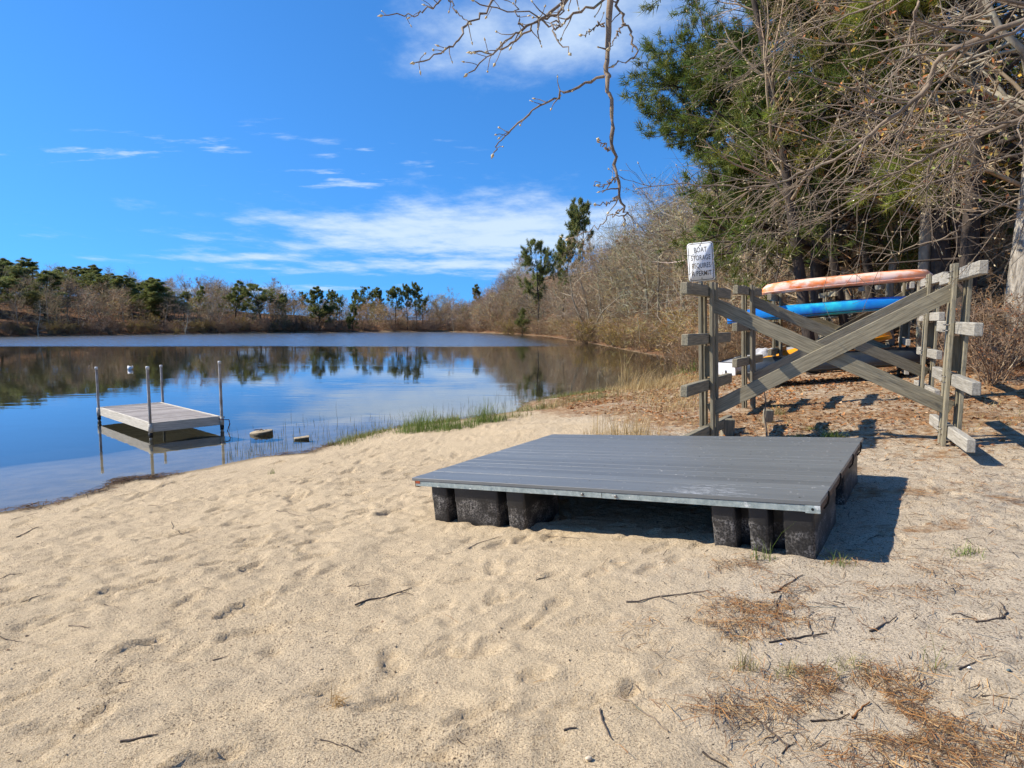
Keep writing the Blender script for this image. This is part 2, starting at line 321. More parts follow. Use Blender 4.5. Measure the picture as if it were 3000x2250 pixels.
M_['near_twig'] = mat('overhanging_twig_bark', (0.27, 0.205, 0.145), (0.13, 0.10, 0.075), 7, 0.85, 0.4, 60, c3=(0.20, 0.21, 0.14), c3scale=9, c3lo=0.60, c3hi=0.72)
M_['bud'] = mat('pale_buds', (0.72, 0.63, 0.42), (0.55, 0.42, 0.22), 30, 0.7, trans=0.2)
M_['needles'] = mat('pine_needles', (0.05, 0.09, 0.02), rough=0.55, attr=True, trans=0.38, arand=0.12)
M_['leaf'] = mat('dead_leaf', (0.3, 0.15, 0.06), rough=0.85, attr=True, trans=0.15)
M_['grass'] = mat('grass_blades', (0.1, 0.15, 0.03), rough=0.7, attr=True, trans=0.25)
M_['stick'] = mat('fallen_stick_bark', (0.12, 0.09, 0.07), (0.055, 0.042, 0.034), 30, 0.95, 0.5, 60, arand=0.35)
M_['tanstick'] = mat('orange_brown_stick', (0.36, 0.16, 0.05), (0.22, 0.10, 0.04), 30, 0.9)
M_['speck'] = mat('debris', (0.05, 0.035, 0.02), rough=0.95, attr=True)

# ------------------------------------------------------------------ ground and water
NEAR_SHORE = [(0, 1500), (150, 1476), (300, 1432), (330, 1410), (450, 1398), (600, 1372), (760, 1338), (900, 1326), (945, 1308), (1020, 1285), (1117, 1259), (1280, 1238), (1437, 1215),
              (1508, 1205), (1545, 1178), (1660, 1159), (1822, 1146), (1940, 1116), (2005, 1088), (2022, 1068), (1985, 1050), (1900, 1038), (1820, 1023), (1750, 1009), (1680, 997),
              (1600, 985), (1500, 978.5), (1400, 974.8), (1300, 971.8), (1100, 973), (900, 974.6), (700, 977), (550, 979), (400, 981), (280, 983), (100, 985.8), (-150, 990), (-500, 997)]
POND = np.array([at(x, y, 0)[:2] for x, y in NEAR_SHORE] + [(-125, 50), (-110, 10), (-60, -8), (-25, -4), (-12, 1.5), (-7.5, 5.2)])
def pond_dist(x, y):                      # distance to the shoreline, positive on land
    x = np.atleast_1d(np.asarray(x, dtype=float)).ravel(); y = np.atleast_1d(np.asarray(y, dtype=float)).ravel()
    d2 = np.full(x.shape, 1e18); ins = np.zeros(x.shape, dtype=bool)
    A = POND; B = np.roll(POND, -1, 0)
    for (ax, ay), (bx, by) in zip(A, B):
        ex, ey = bx - ax, by - ay; t = np.clip(((x - ax) * ex + (y - ay) * ey) / (ex * ex + ey * ey), 0, 1)
        d2 = np.minimum(d2, (x - ax - t * ex) ** 2 + (y - ay - t * ey) ** 2)
        c = (ay > y) != (by > y)
        if abs(ey) > 1e-9: ins ^= c & (x < (bx - ax) * (y - ay) / ey + ax)
    d = np.sqrt(d2); return np.where(ins, -d, d)
def zg(x, y, d=None):                     # ground height without the fine relief
    x = np.atleast_1d(np.asarray(x, dtype=float)); y = np.atleast_1d(np.asarray(y, dtype=float))
    if d is None: d = pond_dist(x, y).reshape(x.shape)
    s = 0.083 + 0.045 * sm((y - 5) / 9) + 0.06 * sm((y - 15) / 6)
    a = s * np.maximum(d, 0); b = 0.95 + 0.02 * np.clip(d, 0, 45)
    k = 6.0; land = -np.log(np.exp(-k * np.minimum(a, 60)) + np.exp(-k * np.minimum(b, 60))) / k + math.log(1 + math.exp(-k * 0.95)) / k
    land = land + 0.15 * np.clip(x - 7.7, 0, 40) * sm((28 - y) / 8) * sm((d - 3) / 4)
    land = land + sm((y - 26) / 10) * sm((x + 7) / 8) * np.clip(d - 1.5, 0, 24) * 0.40
    land = land + sm((-x - 30) / 14) * sm((y - 40) / 20) * np.clip(d - 4, 0, 34) * 0.14 * sm((150 - y) / 25)
    return np.where(d > 0, land, -0.075 * np.minimum(-d, 3.5) - 0.16 * np.clip(-d - 3.5, 0, 14))
def z1(x, y): return float(zg(x, y)[0])

def axis(c0, c1, step, grow, lo, hi):
    a = list(np.arange(c0, c1, step)); s = step; v = a[-1]
    while v < hi: s *= grow; v += s; a.append(v)
    s = step; v = a[0]; pre = []
    while v > lo: s *= grow; v -= s; pre.append(v)
    return np.array(pre[::-1] + a)
def build_ground():
    xs = axis(-4.4, 4.4, 0.0235, 1.034, -3000, 3000); ys = axis(1.5, 7.4, 0.0235, 1.027, -400, 4000)
    X, Y = np.meshgrid(xs, ys); x = X.ravel(); y = Y.ravel()
    d = pond_dist(x, y); z = zg(x, y, d)
    near = sm((26 - np.hypot(x, y)) / 10)
    land = sm((d + 0.05) / 0.5)
    rough = sm((fbm(x * 0.45 + 5, y * 0.45, 3, 50) - 0.42) / 0.22)
    rel = (fbm(x * 0.9, y * 0.9, 3, 1) - .5) * 0.055 + (fbm(x * 3.3 + y * .8, y * 4.2, 3, 11) - .5) * (0.014 + 0.040 * rough) + (fbm(x * 11 + 4 * y, y * 14, 3, 21) - .5) * (0.015 + 0.022 * rough)
    rng = np.random.default_rng(7)
    # shoe prints: heel and sole hollows with a pushed-up rim
    pr = []
    for i in range(46):                                   # walkers' lines along the beach
        px_, py_ = rng.uniform(-4.5, 1.6), rng.uniform(1.6, 9); a0 = rng.normal(0.85, 0.35) + (math.pi if rng.random() < .5 else 0)
        for j in range(5):
            pr.append((px_, py_, a0 + rng.normal(0, .2), rng.uniform(.24, .31), rng.uniform(.008, .022), rng.random() < .35))
            px_ += math.cos(a0) * .62 + rng.normal(0, .06); py_ += math.sin(a0) * .62 + rng.normal(0, .06)
    pr += [(at(1350, 2210, .75)[0], at(1350, 2210, .75)[1], 1.2, .30, .018, True), (at(1700, 1965, .75)[0], at(1700, 1965, .75)[1], .5, .30, .016, True), (at(1400, 2010, .72)[0], at(1400, 2010, .72)[1], .6, .29, .02, True),
           (at(1900, 1800, .77)[0], at(1900, 1800, .77)[1], .4, .3, .012, True), (at(560, 2190, .65)[0], at(560, 2190, .65)[1], .7, .32, .026, False), (at(720, 1830, .5)[0], at(720, 1830, .5)[1], .5, .3, .02, False),
           (at(180, 2080, .55)[0], at(180, 2080, .55)[1], .25, .34, .012, True), (at(1170, 2085, .7)[0], at(1170, 2085, .7)[1], .4, .3, .01, True), (at(1570, 1880, .75)[0], at(1570, 1880, .75)[1], .5, .16, .02, False)]
    for cx, cy, an, ln, dp, tread in pr:
        i0, i1 = np.searchsorted(xs, [cx - .4, cx + .4]); j0, j1 = np.searchsorted(ys, [cy - .4, cy + .4])
        if i1 - i0 < 3 or j1 - j0 < 3: continue
        jj, ii = np.meshgrid(np.arange(j0, j1), np.arange(i0, i1), indexing='ij'); id_ = (jj * len(xs) + ii).ravel()
        ux = (x[id_] - cx) * math.cos(an) + (y[id_] - cy) * math.sin(an); uy = -(x[id_] - cx) * math.sin(an) + (y[id_] - cy) * math.cos(an)
        w = 0.048 + 0.012 * np.cos(ux / ln * 6.28 + .6)
        q = np.sqrt((ux / (ln / 2)) ** 4 + (uy / w) ** 4) ** 0.5
        hol = -dp * sm((1.15 - q) / .45); rim = dp * .55 * np.exp(-((q - 1.28) / .2) ** 2)
        tr = 0.0
        if tread: tr = .004 * np.sign(np.sin(ux * 260) * np.sin(uy * 260 + .5)) * (q < .95)
        rel[id_] += hol + rim + tr
    for i in range(1000):                                 # scuffs and hollows
        cx, cy = rng.uniform(-5, 4.4), rng.uniform(1.5, 12)
        i0, i1 = np.searchsorted(xs, [cx - .3, cx + .3]); j0, j1 = np.searchsorted(ys, [cy - .3, cy + .3])
        if i1 - i0 < 3 or j1 - j0 < 3: continue
        jj, ii = np.meshgrid(np.arange(j0, j1), np.arange(i0, i1), indexing='ij'); id_ = (jj * len(xs) + ii).ravel()
        an = rng.normal(.6, .5); ux = (x[id_] - cx) * math.cos(an) + (y[id_] - cy) * math.sin(an); uy = -(x[id_] - cx) * math.sin(an) + (y[id_] - cy) * math.cos(an)
        q = np.hypot(ux / rng.uniform(.03, .11), uy / rng.uniform(.02, .045)); dp = rng.uniform(.005, .019)
        rel[id_] += -dp * np.exp(-q * q) + dp * .5 * np.exp(-((q - 1.5) / .35) ** 2)
    for u in (.075, .17, .24, .31, .815, .88, .955):
        cx, cy = -.8463 + 2.668 * u, 5.6292 - 1.7016 * u; rel += .030 * np.exp(-(((x - cx) ** 2 + (y - cy) ** 2) / .10 ** 2))
    beachy = sm((9.5 - x) / 4) * 1.0
    z = z + rel * near * land * np.clip(beachy, .5, 1)
    far = 1 - near
    z = z + far * land * (fbm(x * .12, y * .12, 3, 31) - .5) * 1.2 * sm((d - 2) / 6)
    # what covers the ground: r = leaf litter, g = dark wet soil / muck, b = woodland floor
    rk = sm((x - 1.2 + .35 * (y - 8)) / 2.0) * sm((y - 5.9 + .28 * (x - 4)) / 2.2)          # around the racks
    strip = sm((1.7 - d) / 1.2) * sm((y - 11.5) / 2.5) * sm((x + 3) / 3)                      # the grown-over shore
    litter = np.maximum(rk, strip) * (0.55 + .9 * (fbm(x * .9, y * .9, 4, 61) - .35))
    litter = np.maximum(litter, sm((x - 1.4) / 1.6) * sm((fbm(x * 1.5, y * 2.2, 4, 66) - .57) / .1) * .55 * (y < 7))
    wood = np.maximum(sm((x - 7.6 + .1 * (y - 8)) / 2.5) * sm((y - 6) / 4), sm((y - 20) / 5)) * (d > 0)
    wet = np.where(d > 0, sm((.22 - d) / .2) * .8, sm((-d - 1.2 - 2.2 * fbm(x * .5, y * .5, 3, 71)) / 5.0))
    muck = sm((-d - .8 - 2.0 * fbm(x * .5, y * .5, 3, 71)) / 7) * (d < 0); muck = np.maximum(muck, sm((y - 15) / 7) * sm((-d - .1) / 1.2) * (d < 0))
    far_edge = (d > 0) * sm((y - 24) / 8)
    col = np.stack([np.clip(litter, 0, 1), np.clip(np.where(d > 0, sm((.25 - d) / .2) * .55, .55 + muck), 0, 1), np.clip(np.maximum(wood, far_edge), 0, 1)], 1)
    global GX, GY, GZ; GX, GY, GZ = xs, ys, z.reshape(len(ys), len(xs))
    nx, ny = len(xs), len(ys); idx = np.arange(nx * ny).reshape(ny, nx)
    F = np.stack([idx[:-1, :-1], idx[:-1, 1:], idx[1:, 1:], idx[1:, :-1]], -1).reshape(-1, 4)
    me = mesh_np('ground', np.stack([x, y, z], 1), F.ravel(), np.arange(len(F)) * 4, col, True)
    m = bpy.data.materials.new('sand_and_soil'); m.use_nodes = True; nt = m.node_tree; N = nt.nodes; L = nt.links; bs = N['Principled BSDF']
    bs.inputs['Roughness'].default_value = 0.95; bs.inputs['Specular IOR Level'].default_value = 0.15
    tc = N.new('ShaderNodeTexCoord')
    def nz(s, d=5, r=.6, out='Fac'):
        n = N.new('ShaderNodeTexNoise'); n.inputs['Scale'].default_value = s; n.inputs['Detail'].default_value = d; n.inputs['Roughness'].default_value = r
        L.new(tc.outputs['Object'], n.inputs['Vector']); return n.outputs[out]
    def rmp(v, a, b, c=0.0, e=1.0):
        r = N.new('ShaderNodeMapRange'); r.inputs['From Min'].default_value = a; r.inputs['From Max'].default_value = b; r.inputs['To Min'].default_value = c; r.inputs['To Max'].default_value = e
        L.new(v, r.inputs['Value']); return r.outputs[0]
    def mx(f, a, b):
        q = N.new('ShaderNodeMix'); q.data_type = 'RGBA'
        if isinstance(f, float): q.inputs['Factor'].default_value = f
        else: L.new(f, q.inputs['Factor'])
        for k_, v in (('A', a), ('B', b)):
            if isinstance(v, tuple): q.inputs[k_].default_value = (*v, 1)
            else: L.new(v, q.inputs[k_])
        return q.outputs['Result']
    def ma(op, a, b):
        q = N.new('ShaderNodeMath'); q.operation = op; q.use_clamp = True
        for i, v in enumerate((a, b)):
            if isinstance(v, float): q.inputs[i].default_value = v
            else: L.new(v, q.inputs[i])
        return q.outputs[0]
    at_ = N.new('ShaderNodeAttribute'); at_.attribute_name = 'Col'; sp = N.new('ShaderNodeSeparateColor'); L.new(at_.outputs['Color'], sp.inputs[0])
    sand = mx(rmp(nz(1.3, 4), .35, .65), (0.53, 0.41, 0.26), (0.46, 0.36, 0.232))
    sand = mx(rmp(nz(150, 3), .38, .62), sand, (0.60, 0.475, 0.315))
    sand = mx(rmp(nz(200, 2, .5), .545, .64), sand, (0.21, 0.15, 0.095))                 # dark grains
    pat = rmp(nz(0.8, 4), .40, .58)
    sand = mx(ma('MULTIPLY', rmp(nz(105, 3, .55), .575, .64), pat), sand, (0.11, 0.08, 0.055))   # crumbs of bark and needle
    ps = N.new('ShaderNodeSeparateXYZ'); L.new(tc.outputs['Object'], ps.inputs[0])
    packed = mx(rmp(nz(170, 3), .38, .62), (0.40, 0.325, 0.235), (0.56, 0.47, 0.35)); packed = mx(rmp(nz(95, 3, .6), .56, .64), packed, (0.12, 0.09, 0.065))
    sand = mx(rmp(ma('ADD', rmp(ps.outputs[0], -0.2, 2.6, 0, 0.95), rmp(nz(0.9, 4), .3, .7, -.25, .25)), .15, .75), sand, packed)     # trodden greyer sand inland
    straw = mx(rmp(nz(26, 5, .7), .38, .62), (0.33, 0.185, 0.085), (0.15, 0.085, 0.045))
    straw = mx(rmp(nz(5, 4), .5, .68), straw, (0.42, 0.31, 0.19))
    lf = ma('ADD', sp.outputs[0], rmp(nz(9, 6, .7), .3, .7, -.35, .35))
    c = mx(rmp(lf, .35, .75), sand, straw)
    floor = mx(rmp(nz(14, 5, .7), .35, .65), (0.25, 0.125, 0.06), (0.11, 0.065, 0.04))
    c = mx(rmp(ma('ADD', sp.outputs[2], rmp(nz(3, 5, .7), .3, .7, -.25, .25)), .35, .7), c, floor)
    c = mx(rmp(sp.outputs[1], .0, .55, 0, .8), c, mx(rmp(nz(2.2, 6, .65), .4, .62), (0.25, 0.19, 0.115), (0.14, 0.105, 0.062)))
    c = mx(rmp(sp.outputs[1], .55, 1.0), c, (0.032, 0.026, 0.015))
    L.new(c, bs.inputs['Base Color'])
    b1 = N.new('ShaderNodeBump'); b1.inputs['Strength'].default_value = 1.0; b1.inputs['Distance'].default_value = .014; L.new(nz(65, 6, .7), b1.inputs['Height'])
    b2 = N.new('ShaderNodeBump'); b2.inputs['Strength'].default_value = .5; b2.inputs['Distance'].default_value = .03; L.new(nz(16, 5, .6), b2.inputs['Height']); L.new(b2.outputs[0], b1.inputs['Normal'])
    L.new(b1.outputs[0], bs.inputs['Normal'])
    o = link('ground', me, m); tag(o, 'pale sandy beach rising from the pond to the leaf-strewn woodland floor', 'ground', kind='structure')
    return o
ground = build_ground()
def zs(x, y):                             # height of the finished ground surface
    x = np.atleast_1d(np.asarray(x, dtype=float)); y = np.atleast_1d(np.asarray(y, dtype=float))
    i = np.clip(np.searchsorted(GX, x) - 1, 0, len(GX) - 2); j = np.clip(np.searchsorted(GY, y) - 1, 0, len(GY) - 2)
    u = np.clip((x - GX[i]) / (GX[i + 1] - GX[i]), 0, 1); v = np.clip((y - GY[j]) / (GY[j + 1] - GY[j]), 0, 1)
    return (GZ[j, i] * (1 - u) + GZ[j, i + 1] * u) * (1 - v) + (GZ[j + 1, i] * (1 - u) + GZ[j + 1, i + 1] * u) * v

def build_water():
    # one sheet over the pond hollow, cut a little outside the shoreline so that the sand rises through it
    bm = bmesh.new(); c = POND.mean(0); vs = []
    n = len(POND)
    for i in range(n):
        a = POND[i - 1]; b = POND[i]; e = POND[(i + 1) % n]
        t = (e - a) / (np.linalg.norm(e - a) + 1e-9); nr = np.array([t[1], -t[0]])
        p = b + nr * .6
        if pond_dist(*p)[0] < 0: p = b - nr * .6
        vs.append(bm.verts.new((p[0], p[1], 0.0)))
    bm.faces.new(vs); bm.normal_update()
    if bm.faces[:][0].normal.z < 0: bmesh.ops.reverse_faces(bm, faces=bm.faces[:])
    bmesh.ops.triangulate(bm, faces=bm.faces[:]); me = bpy.data.meshes.new('pond_water'); bm.to_mesh(me); bm.free()
    m = bpy.data.materials.new('pond_water'); m.use_nodes = True; nt = m.node_tree; N = nt.nodes; L = nt.links; N.remove(N['Principled BSDF']); out = N['Material Output']
    tc = N.new('ShaderNodeTexCoord'); sep = N.new('ShaderNodeSeparateXYZ'); L.new(tc.outputs['Object'], sep.inputs[0])
    def ma(op, a, b=None, clamp=False):
        q = N.new('ShaderNodeMath'); q.operation = op; q.use_clamp = clamp
        for i, v in enumerate((a, b)):
            if v is None: continue
            if isinstance(v, (int, float)): q.inputs[i].default_value = v
            else: L.new(v, q.inputs[i])
        return q.outputs[0]
    def rmp(v, a, b, c=0.0, e=1.0):
        r = N.new('ShaderNodeMapRange'); r.interpolation_type = 'SMOOTHSTEP'; r.inputs['From Min'].default_value = a; r.inputs['From Max'].default_value = b; r.inputs['To Min'].default_value = c; r.inputs['To Max'].default_value = e
        L.new(v, r.inputs['Value']); return r.outputs[0]
    def nz(s, d=3, sx=1, sy=1, r=.5):
        mp = N.new('ShaderNodeMapping'); mp.inputs['Scale'].default_value = (sx, sy, 1); L.new(tc.outputs['Object'], mp.inputs[0])
        n_ = N.new('ShaderNodeTexNoise'); n_.inputs['Scale'].default_value = s; n_.inputs['Detail'].default_value = d; n_.inputs['Roughness'].default_value = r; L.new(mp.outputs[0], n_.inputs['Vector']); return n_.outputs['Fac']
    # wind: a ruffled strip of open water on the far half of the pond, calm water in its lee
    yy = ma('ADD', sep.outputs[1], ma('MULTIPLY', ma('SUBTRACT', nz(.06, 3, .5, 1), .5), 10.0))
    wind = ma('MULTIPLY', rmp(yy, 53, 57), rmp(ma('ADD', sep.outputs[0], ma('MULTIPLY', sep.outputs[1], 0.10)), 6.0, 13.0, 1.0, 0.0))
    mid = rmp(nz(.16, 3, .4, 1.3), .50, .66)
    amp_c = ma('ADD', 0.0016, ma('MULTIPLY', mid, 0.004))
    hc = ma('MULTIPLY', nz(1.6, 3, .55, 1.6), amp_c)
    hw = ma('MULTIPLY', nz(4.0, 3, .8, 1.2, .6), ma('MULTIPLY', wind, 0.085))
    hgt = ma('ADD', hc, hw)
    bp = N.new('ShaderNodeBump'); bp.inputs['Strength'].default_value = 1.0; bp.inputs['Distance'].default_value = 1.0; L.new(hgt, bp.inputs['Height'])
    geo = N.new('ShaderNodeNewGeometry'); dt = N.new('ShaderNodeVectorMath'); dt.operation = 'DOT_PRODUCT'; L.new(geo.outputs['Incoming'], dt.inputs[0]); L.new(bp.outputs[0], dt.inputs[1])
    # Schlick reflectance, the same from above and below so that sunlight also reaches the bed
    refl = ma('ADD', 0.02, ma('MULTIPLY', 0.98, ma('POWER', ma('SUBTRACT', 1.0, ma('ABSOLUTE', dt.outputs['Value']), True), 5.0)))
    gl = N.new('ShaderNodeBsdfGlossy'); L.new(bp.outputs[0], gl.inputs['Normal']); gl.inputs['Color'].default_value = (1, 1, 1, 1)
    L.new(ma('ADD', 0.012, ma('MULTIPLY', wind, 0.22)), gl.inputs['Roughness'])
    tr = N.new('ShaderNodeBsdfTransparent'); tr.inputs['Color'].default_value = (0.80, 0.82, 0.74, 1)
    ms = N.new('ShaderNodeMixShader'); L.new(refl, ms.inputs[0]); L.new(tr.outputs[0], ms.inputs[1]); L.new(gl.outputs[0], ms.inputs[2]); L.new(ms.outputs[0], out.inputs[0])
    o = link('pond_water', me, m); tag(o, 'calm dark pond mirroring trees and sky, ruffled by wind far out', 'water', kind='structure')
    return o
water = build_water()

# ------------------------------------------------------------------ swim platform on the sand
def build_platform():
    NL = np.array([-0.8463, 5.6292, 0.7759]); NR = np.array([1.8217, 3.9276, 1.0326]); FR = np.array([3.0952, 6.0088, 1.0535])
    e1 = NR - NL; Lx = np.linalg.norm(e1); ex = e1 / Lx
    e2 = FR - NR; e2 -= ex * (e2 @ ex); Ly = 2.44; ey = e2 / np.linalg.norm(e2); ez = np.cross(ex, ey)
    P = lambda u, v, w: tuple(NL + ex * u + ey * v + ez * w)
    root = thing('swim_platform', 'grey composite swim platform with black plastic floats, lying on the sand', 'platform', P(Lx / 2, Ly / 2, -.33))
    n = 17; w = Ly / n
    for i in range(n):
        v = (i + .5) * w; dz = random.Random(i).uniform(-.0012, .0012)
        board('deck_board', P(0, v, -.0125 + dz), P(Lx, v, -.0125 + dz), w - .0022, .025, ez, M_['deck'], root, .0012)
    # white scuff of paint and droppings near the front corner: thin flecks lying on the boards
    rng = np.random.default_rng(3); mb = MB()
    for i in range(150):
        u = rng.normal(2.42, .17); v = abs(rng.normal(.0, .11)) + .01; l = rng.uniform(.01, .09); h = rng.uniform(.001, .0035)
        q = [P(u, v, .0022), P(u + l, v + rng.normal(0, .002), .0022), P(u + l * .9, v + h, .0022), P(u + l * .1, v + h, .0022)]; mb.add(q, [[0, 1, 2, 3]])
    o = mb.build('white_scuff', mat('scuffed_white', (0.62, 0.64, 0.66), (0.45, 0.47, 0.5), 60, .8), root); o['label'] = 'whitish scrape marks across the front boards'; o['kind'] = 'stuff'
    mb = MB()
    for i in range(420):
        u = rng.uniform(.03, Lx - .03); v = rng.uniform(.03, Ly - .03); r = rng.uniform(.0015, .005)
        a = rng.uniform(0, 6.28) + np.arange(5) * 1.2566; rr = r * rng.uniform(.6, 1.2, 5)
        c = (.5, .5, .5) if rng.random() < .72 else (.02, .02, .02)
        mb.add([P(u + math.cos(t) * q * 1.6, v + math.sin(t) * q, .0024) for t, q in zip(a, rr)] + [P(u, v, .0024 + r * .4)], None, [[k, (k + 1) % 5, 5] for k in range(5)], c)
    o = mb.build('speckles', M_['speck'], root); o['kind'] = 'stuff'
    # galvanised angle round the edge, in two lengths at the front
    g = M_['galv']
    board('front_angle', P(.035, .008, -.047), P(1.75, .008, -.047), .006, .04, ez, g, root, .001)
    board('front_angle', P(1.754, .0085, -.0475), P(Lx - .02, .0085, -.0475), .006, .041, ez, g, root, .001)
    board('back_angle', P(.02, Ly - .01, -.047), P(Lx - .02, Ly - .01, -.047), .006, .04, ez, g, root, .001)
    board('side_rail', P(Lx - .03, .02, -.055), P(Lx - .03, Ly - .02, -.055), .035, .055, ez, M_['endgrain'], root, .002)
    board('side_rail', P(.03, .02, -.055), P(.03, Ly - .02, -.055), .035, .055, ez, M_['endgrain'], root, .002)
    for v in (.6, 1.22, 1.84): board('cross_beam', P(.06, v, -.056), P(Lx - .06, v, -.056), .04, .055, ez, M_['wood'], root, .002)
    for u in (1.60, 1.86):
        V, F, F3 = lathe([(.011, 0), (.011, .008), (.006, .011)], 6); b = MB(); b.add(xf(V, frame_mat(P(u, .004, -.047), ex, -ey)), F, F3); b.build('bolt', M_['steel'], root)
    # corner bracket with its hole, and a patch of rust red paint
    b = MB(); hole = MB(); c0 = np.array(P(Lx - .045, .0015, -.05))
    k = 16; a = np.arange(k) * 2 * math.pi / k; inn = np.stack([.009 * np.cos(a), .009 * np.sin(a)], 1)
    sq = np.stack([.042 * np.clip(1.4 * np.cos(a), -1, 1), .024 * np.clip(1.4 * np.sin(a), -1, 1)], 1)
    V = [c0 + ex * p[0] + ez * p[1] for p in sq] + [c0 + ex * p[0] + ez * p[1] - ey * .002 for p in inn]
    b.add(V, [[i, (i + 1) % k, k + (i + 1) % k, k + i] for i in range(k)]); br = b.build('corner_bracket', g, root)
    hole.add([c0 + ex * p[0] * 1.02 + ez * p[1] * 1.02 - ey * .0005 for p in inn] + [c0 + ey * .0015], None, [[(i + 1) % k, i, k] for i in range(k)]); hole.build('hole', M_['strap'], br)
    board('red_mark', P(.037, .004, -.036), P(.085, .004, -.036), .004, .02, ez, M_['rust'], root, .001)
    # floats: black moulded drums with deep vertical grooves, bedded in the sand
    def zfloor(u, v):
        p = P(u, v, 0); return z1(p[0], p[1]) - .05
    def float_tub(lobes, v0, v1, cross=()):
        u0, u1 = lobes[0][0], lobes[-1][1]
        h = NL[2]
        b = MB()
        def lobe(a0, a1, b0, b1, taper=.006):
            # rounded-corner prism, a little narrower at the foot
            top = -.066; c = .02; ring = []
            def outline(i):
                o = []
                for (cx, cy, s) in ((a0 + i + c, b0 + i + c, 180), (a1 - i - c, b0 + i + c, 270), (a1 - i - c, b1 - i - c, 0), (a0 + i + c, b1 - i - c, 90)):
                    for t in (0, 30, 60, 90): o.append((cx + c * math.cos(R_(s + t)), cy + c * math.sin(R_(s + t))))
                return o
            zl = zfloor((a0 + a1) / 2, b0); bot = (zl - np.array(P((a0 + a1) / 2, b0, 0))[2])
            rows = [(top, .0), (top - .01, -.001), (top + (bot - top) * .34, -.0015), (top + (bot - top) * .36, .002), (bot + .02, taper), (bot, taper + .008)]
            V = []; 
            for zz, i in rows: V += [P(p[0], p[1], zz) for p in outline(i)]
            K = 16; F = [[r * K + (j), r * K + (j + 1) % K, (r + 1) * K + (j + 1) % K, (r + 1) * K + j] for r in range(len(rows) - 1) for j in range(K)]
            b.add(V, F)
        for a0, a1 in lobes: lobe(a0, a1, v0, v1)
        # the body behind the grooves
        lobe(u0 + .02, u1 - .02, v0 + .15, v1 - .03, .004)
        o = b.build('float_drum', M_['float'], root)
        if u1 > 2: o['label'] = 'black float drum with three scuffed lobes at the near corner' if v0 < .5 else None
        return o
    L_ = Lx
    fl = [(.05 * L_, .1005 * L_), (.1257 * L_, .2597 * L_), (.2854 * L_, .338 * L_)]; fr = [(.7896 * L_, .8376 * L_), (.8628 * L_, .9014 * L_), (.9284 * L_, .9853 * L_)]
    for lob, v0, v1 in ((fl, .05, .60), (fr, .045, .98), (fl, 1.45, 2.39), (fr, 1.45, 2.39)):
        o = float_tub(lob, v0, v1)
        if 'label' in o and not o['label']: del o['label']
    for v in (.30, .86, 1.62, 2.2):
        pts = [P(Lx + .003, v, -.003), P(Lx + .005, v + .004, -.04), P(Lx - .005, v + .012, -.085), P(Lx - .03, v + .012, -.12)]
        V, F = tube(pts, .006, 6); b = MB(); b.add(V, F); b.build('strap', M_['strap'], root)
    return P, Lx, Ly
PLAT, PLX, PLY = build_platform()

# ------------------------------------------------------------------ boat racks
def build_rack(lab, L, R, thL, thR, half=1.0, bolts=False, levels=(0.11, 0.67, 1.22, 1.78), H=1.87, group='timber boat racks by the pond'):
    L = np.array(L, float); R = np.array(R, float)
    root = thing('boat_rack', lab, 'boat rack', tuple((L + R) / 2), group=group)
    up = np.array([0, 0, 1.0])
    for fi, (C, th) in enumerate(((L, thL), (R, thR))):
        a = np.array([math.sin(R_(th)), math.cos(R_(th)), 0]); c = np.array([a[1], -a[0], 0])
        lean = (np.array([-.035, 0, 0]) if fi == 0 else np.array([.012, 0, 0]))
        rng = random.Random(int(C[0] * 100))
        at_ = lambda ua, uc, z: C + a * ua + c * uc + up * z + lean * z
        fr = thing('end_frame', None, None, tuple(C)); fr.parent = root; fr.matrix_parent_inverse = root.matrix_basis.inverted()
        mw = M_['wood'] if fi == 0 else M_['wood']
        for sa in (-1, 1):
            for scc in (-1, 1):
                h = H + rng.uniform(-.03, .03)
                board('upright', at_(sa * .0855, scc * .066, -.15), at_(sa * .0855, scc * .066, h), .089, .038, c, mw, fr, .004)
        for li, z in enumerate(levels):
            hl = half * rng.uniform(.94, 1.05); dz = rng.uniform(-.02, .02)
            am = M_['wood_grey'] if fi == 1 else M_['wood']
            p0 = at_(-hl, 0, z - dz * .5); p1 = at_(hl, 0, z + dz * .5)
            o = board('foot_beam' if li == 0 else 'support_arm', p0, p1, .080, .128, up, am, fr, .008)
        for z0, z1_ in ((.76, 1.13),):
            board('filler_board', at_(0, 0, z0), at_(0, 0, z1_), .06, .086, c, mw, fr, .003)
        if bolts:
            for z in levels:
                for sa in (-1, 1):
                    for dz in (-.03, .03):
                        V, F, F3 = lathe([(.009, 0), (.009, .012), (.005, .018), (.005, .032)], 6); b = MB()
                        for s2 in (-1,):
                            b.add(xf(V, frame_mat(at_(sa * .0855, s2 * .0855, z + dz), a, c * s2)), F, F3)
                        b.build('bolt', M_['steel'], fr)
    d = (R - L); d[2] = 0; d /= np.linalg.norm(d); nrm = np.array([-d[1], d[0], 0])
    zl, zh = .36, 1.62
    for off, (za, zb) in ((-.0195, (zl, zh)), (.0195, (zh, zl))):
        p0 = L + nrm * off + up * za + d * .02; p1 = R + nrm * off + up * zb - d * .02
        b = board('cross_brace', p0 - (p1 - p0) * .01, p1 + (p1 - p0) * .01, .165, .038, nrm, M_['wood'], root, .003)
    return root
RACK1 = ((2.41, 8.20, .66), (4.72, 7.25, .80)); RACK2 = ((3.86, 11.0, .78), (6.43, 10.5, .93)); RACK3 = ((5.73, 14.6, .78), (8.12, 14.1, 1.0)); RACK4 = ((8.6, 18.5, 1.0), (10.48, 20.07, 1.25))
build_rack('weathered timber boat rack with crossed braces, empty, nearest to the platform', *RACK1, 31, 23, 1.0, True)
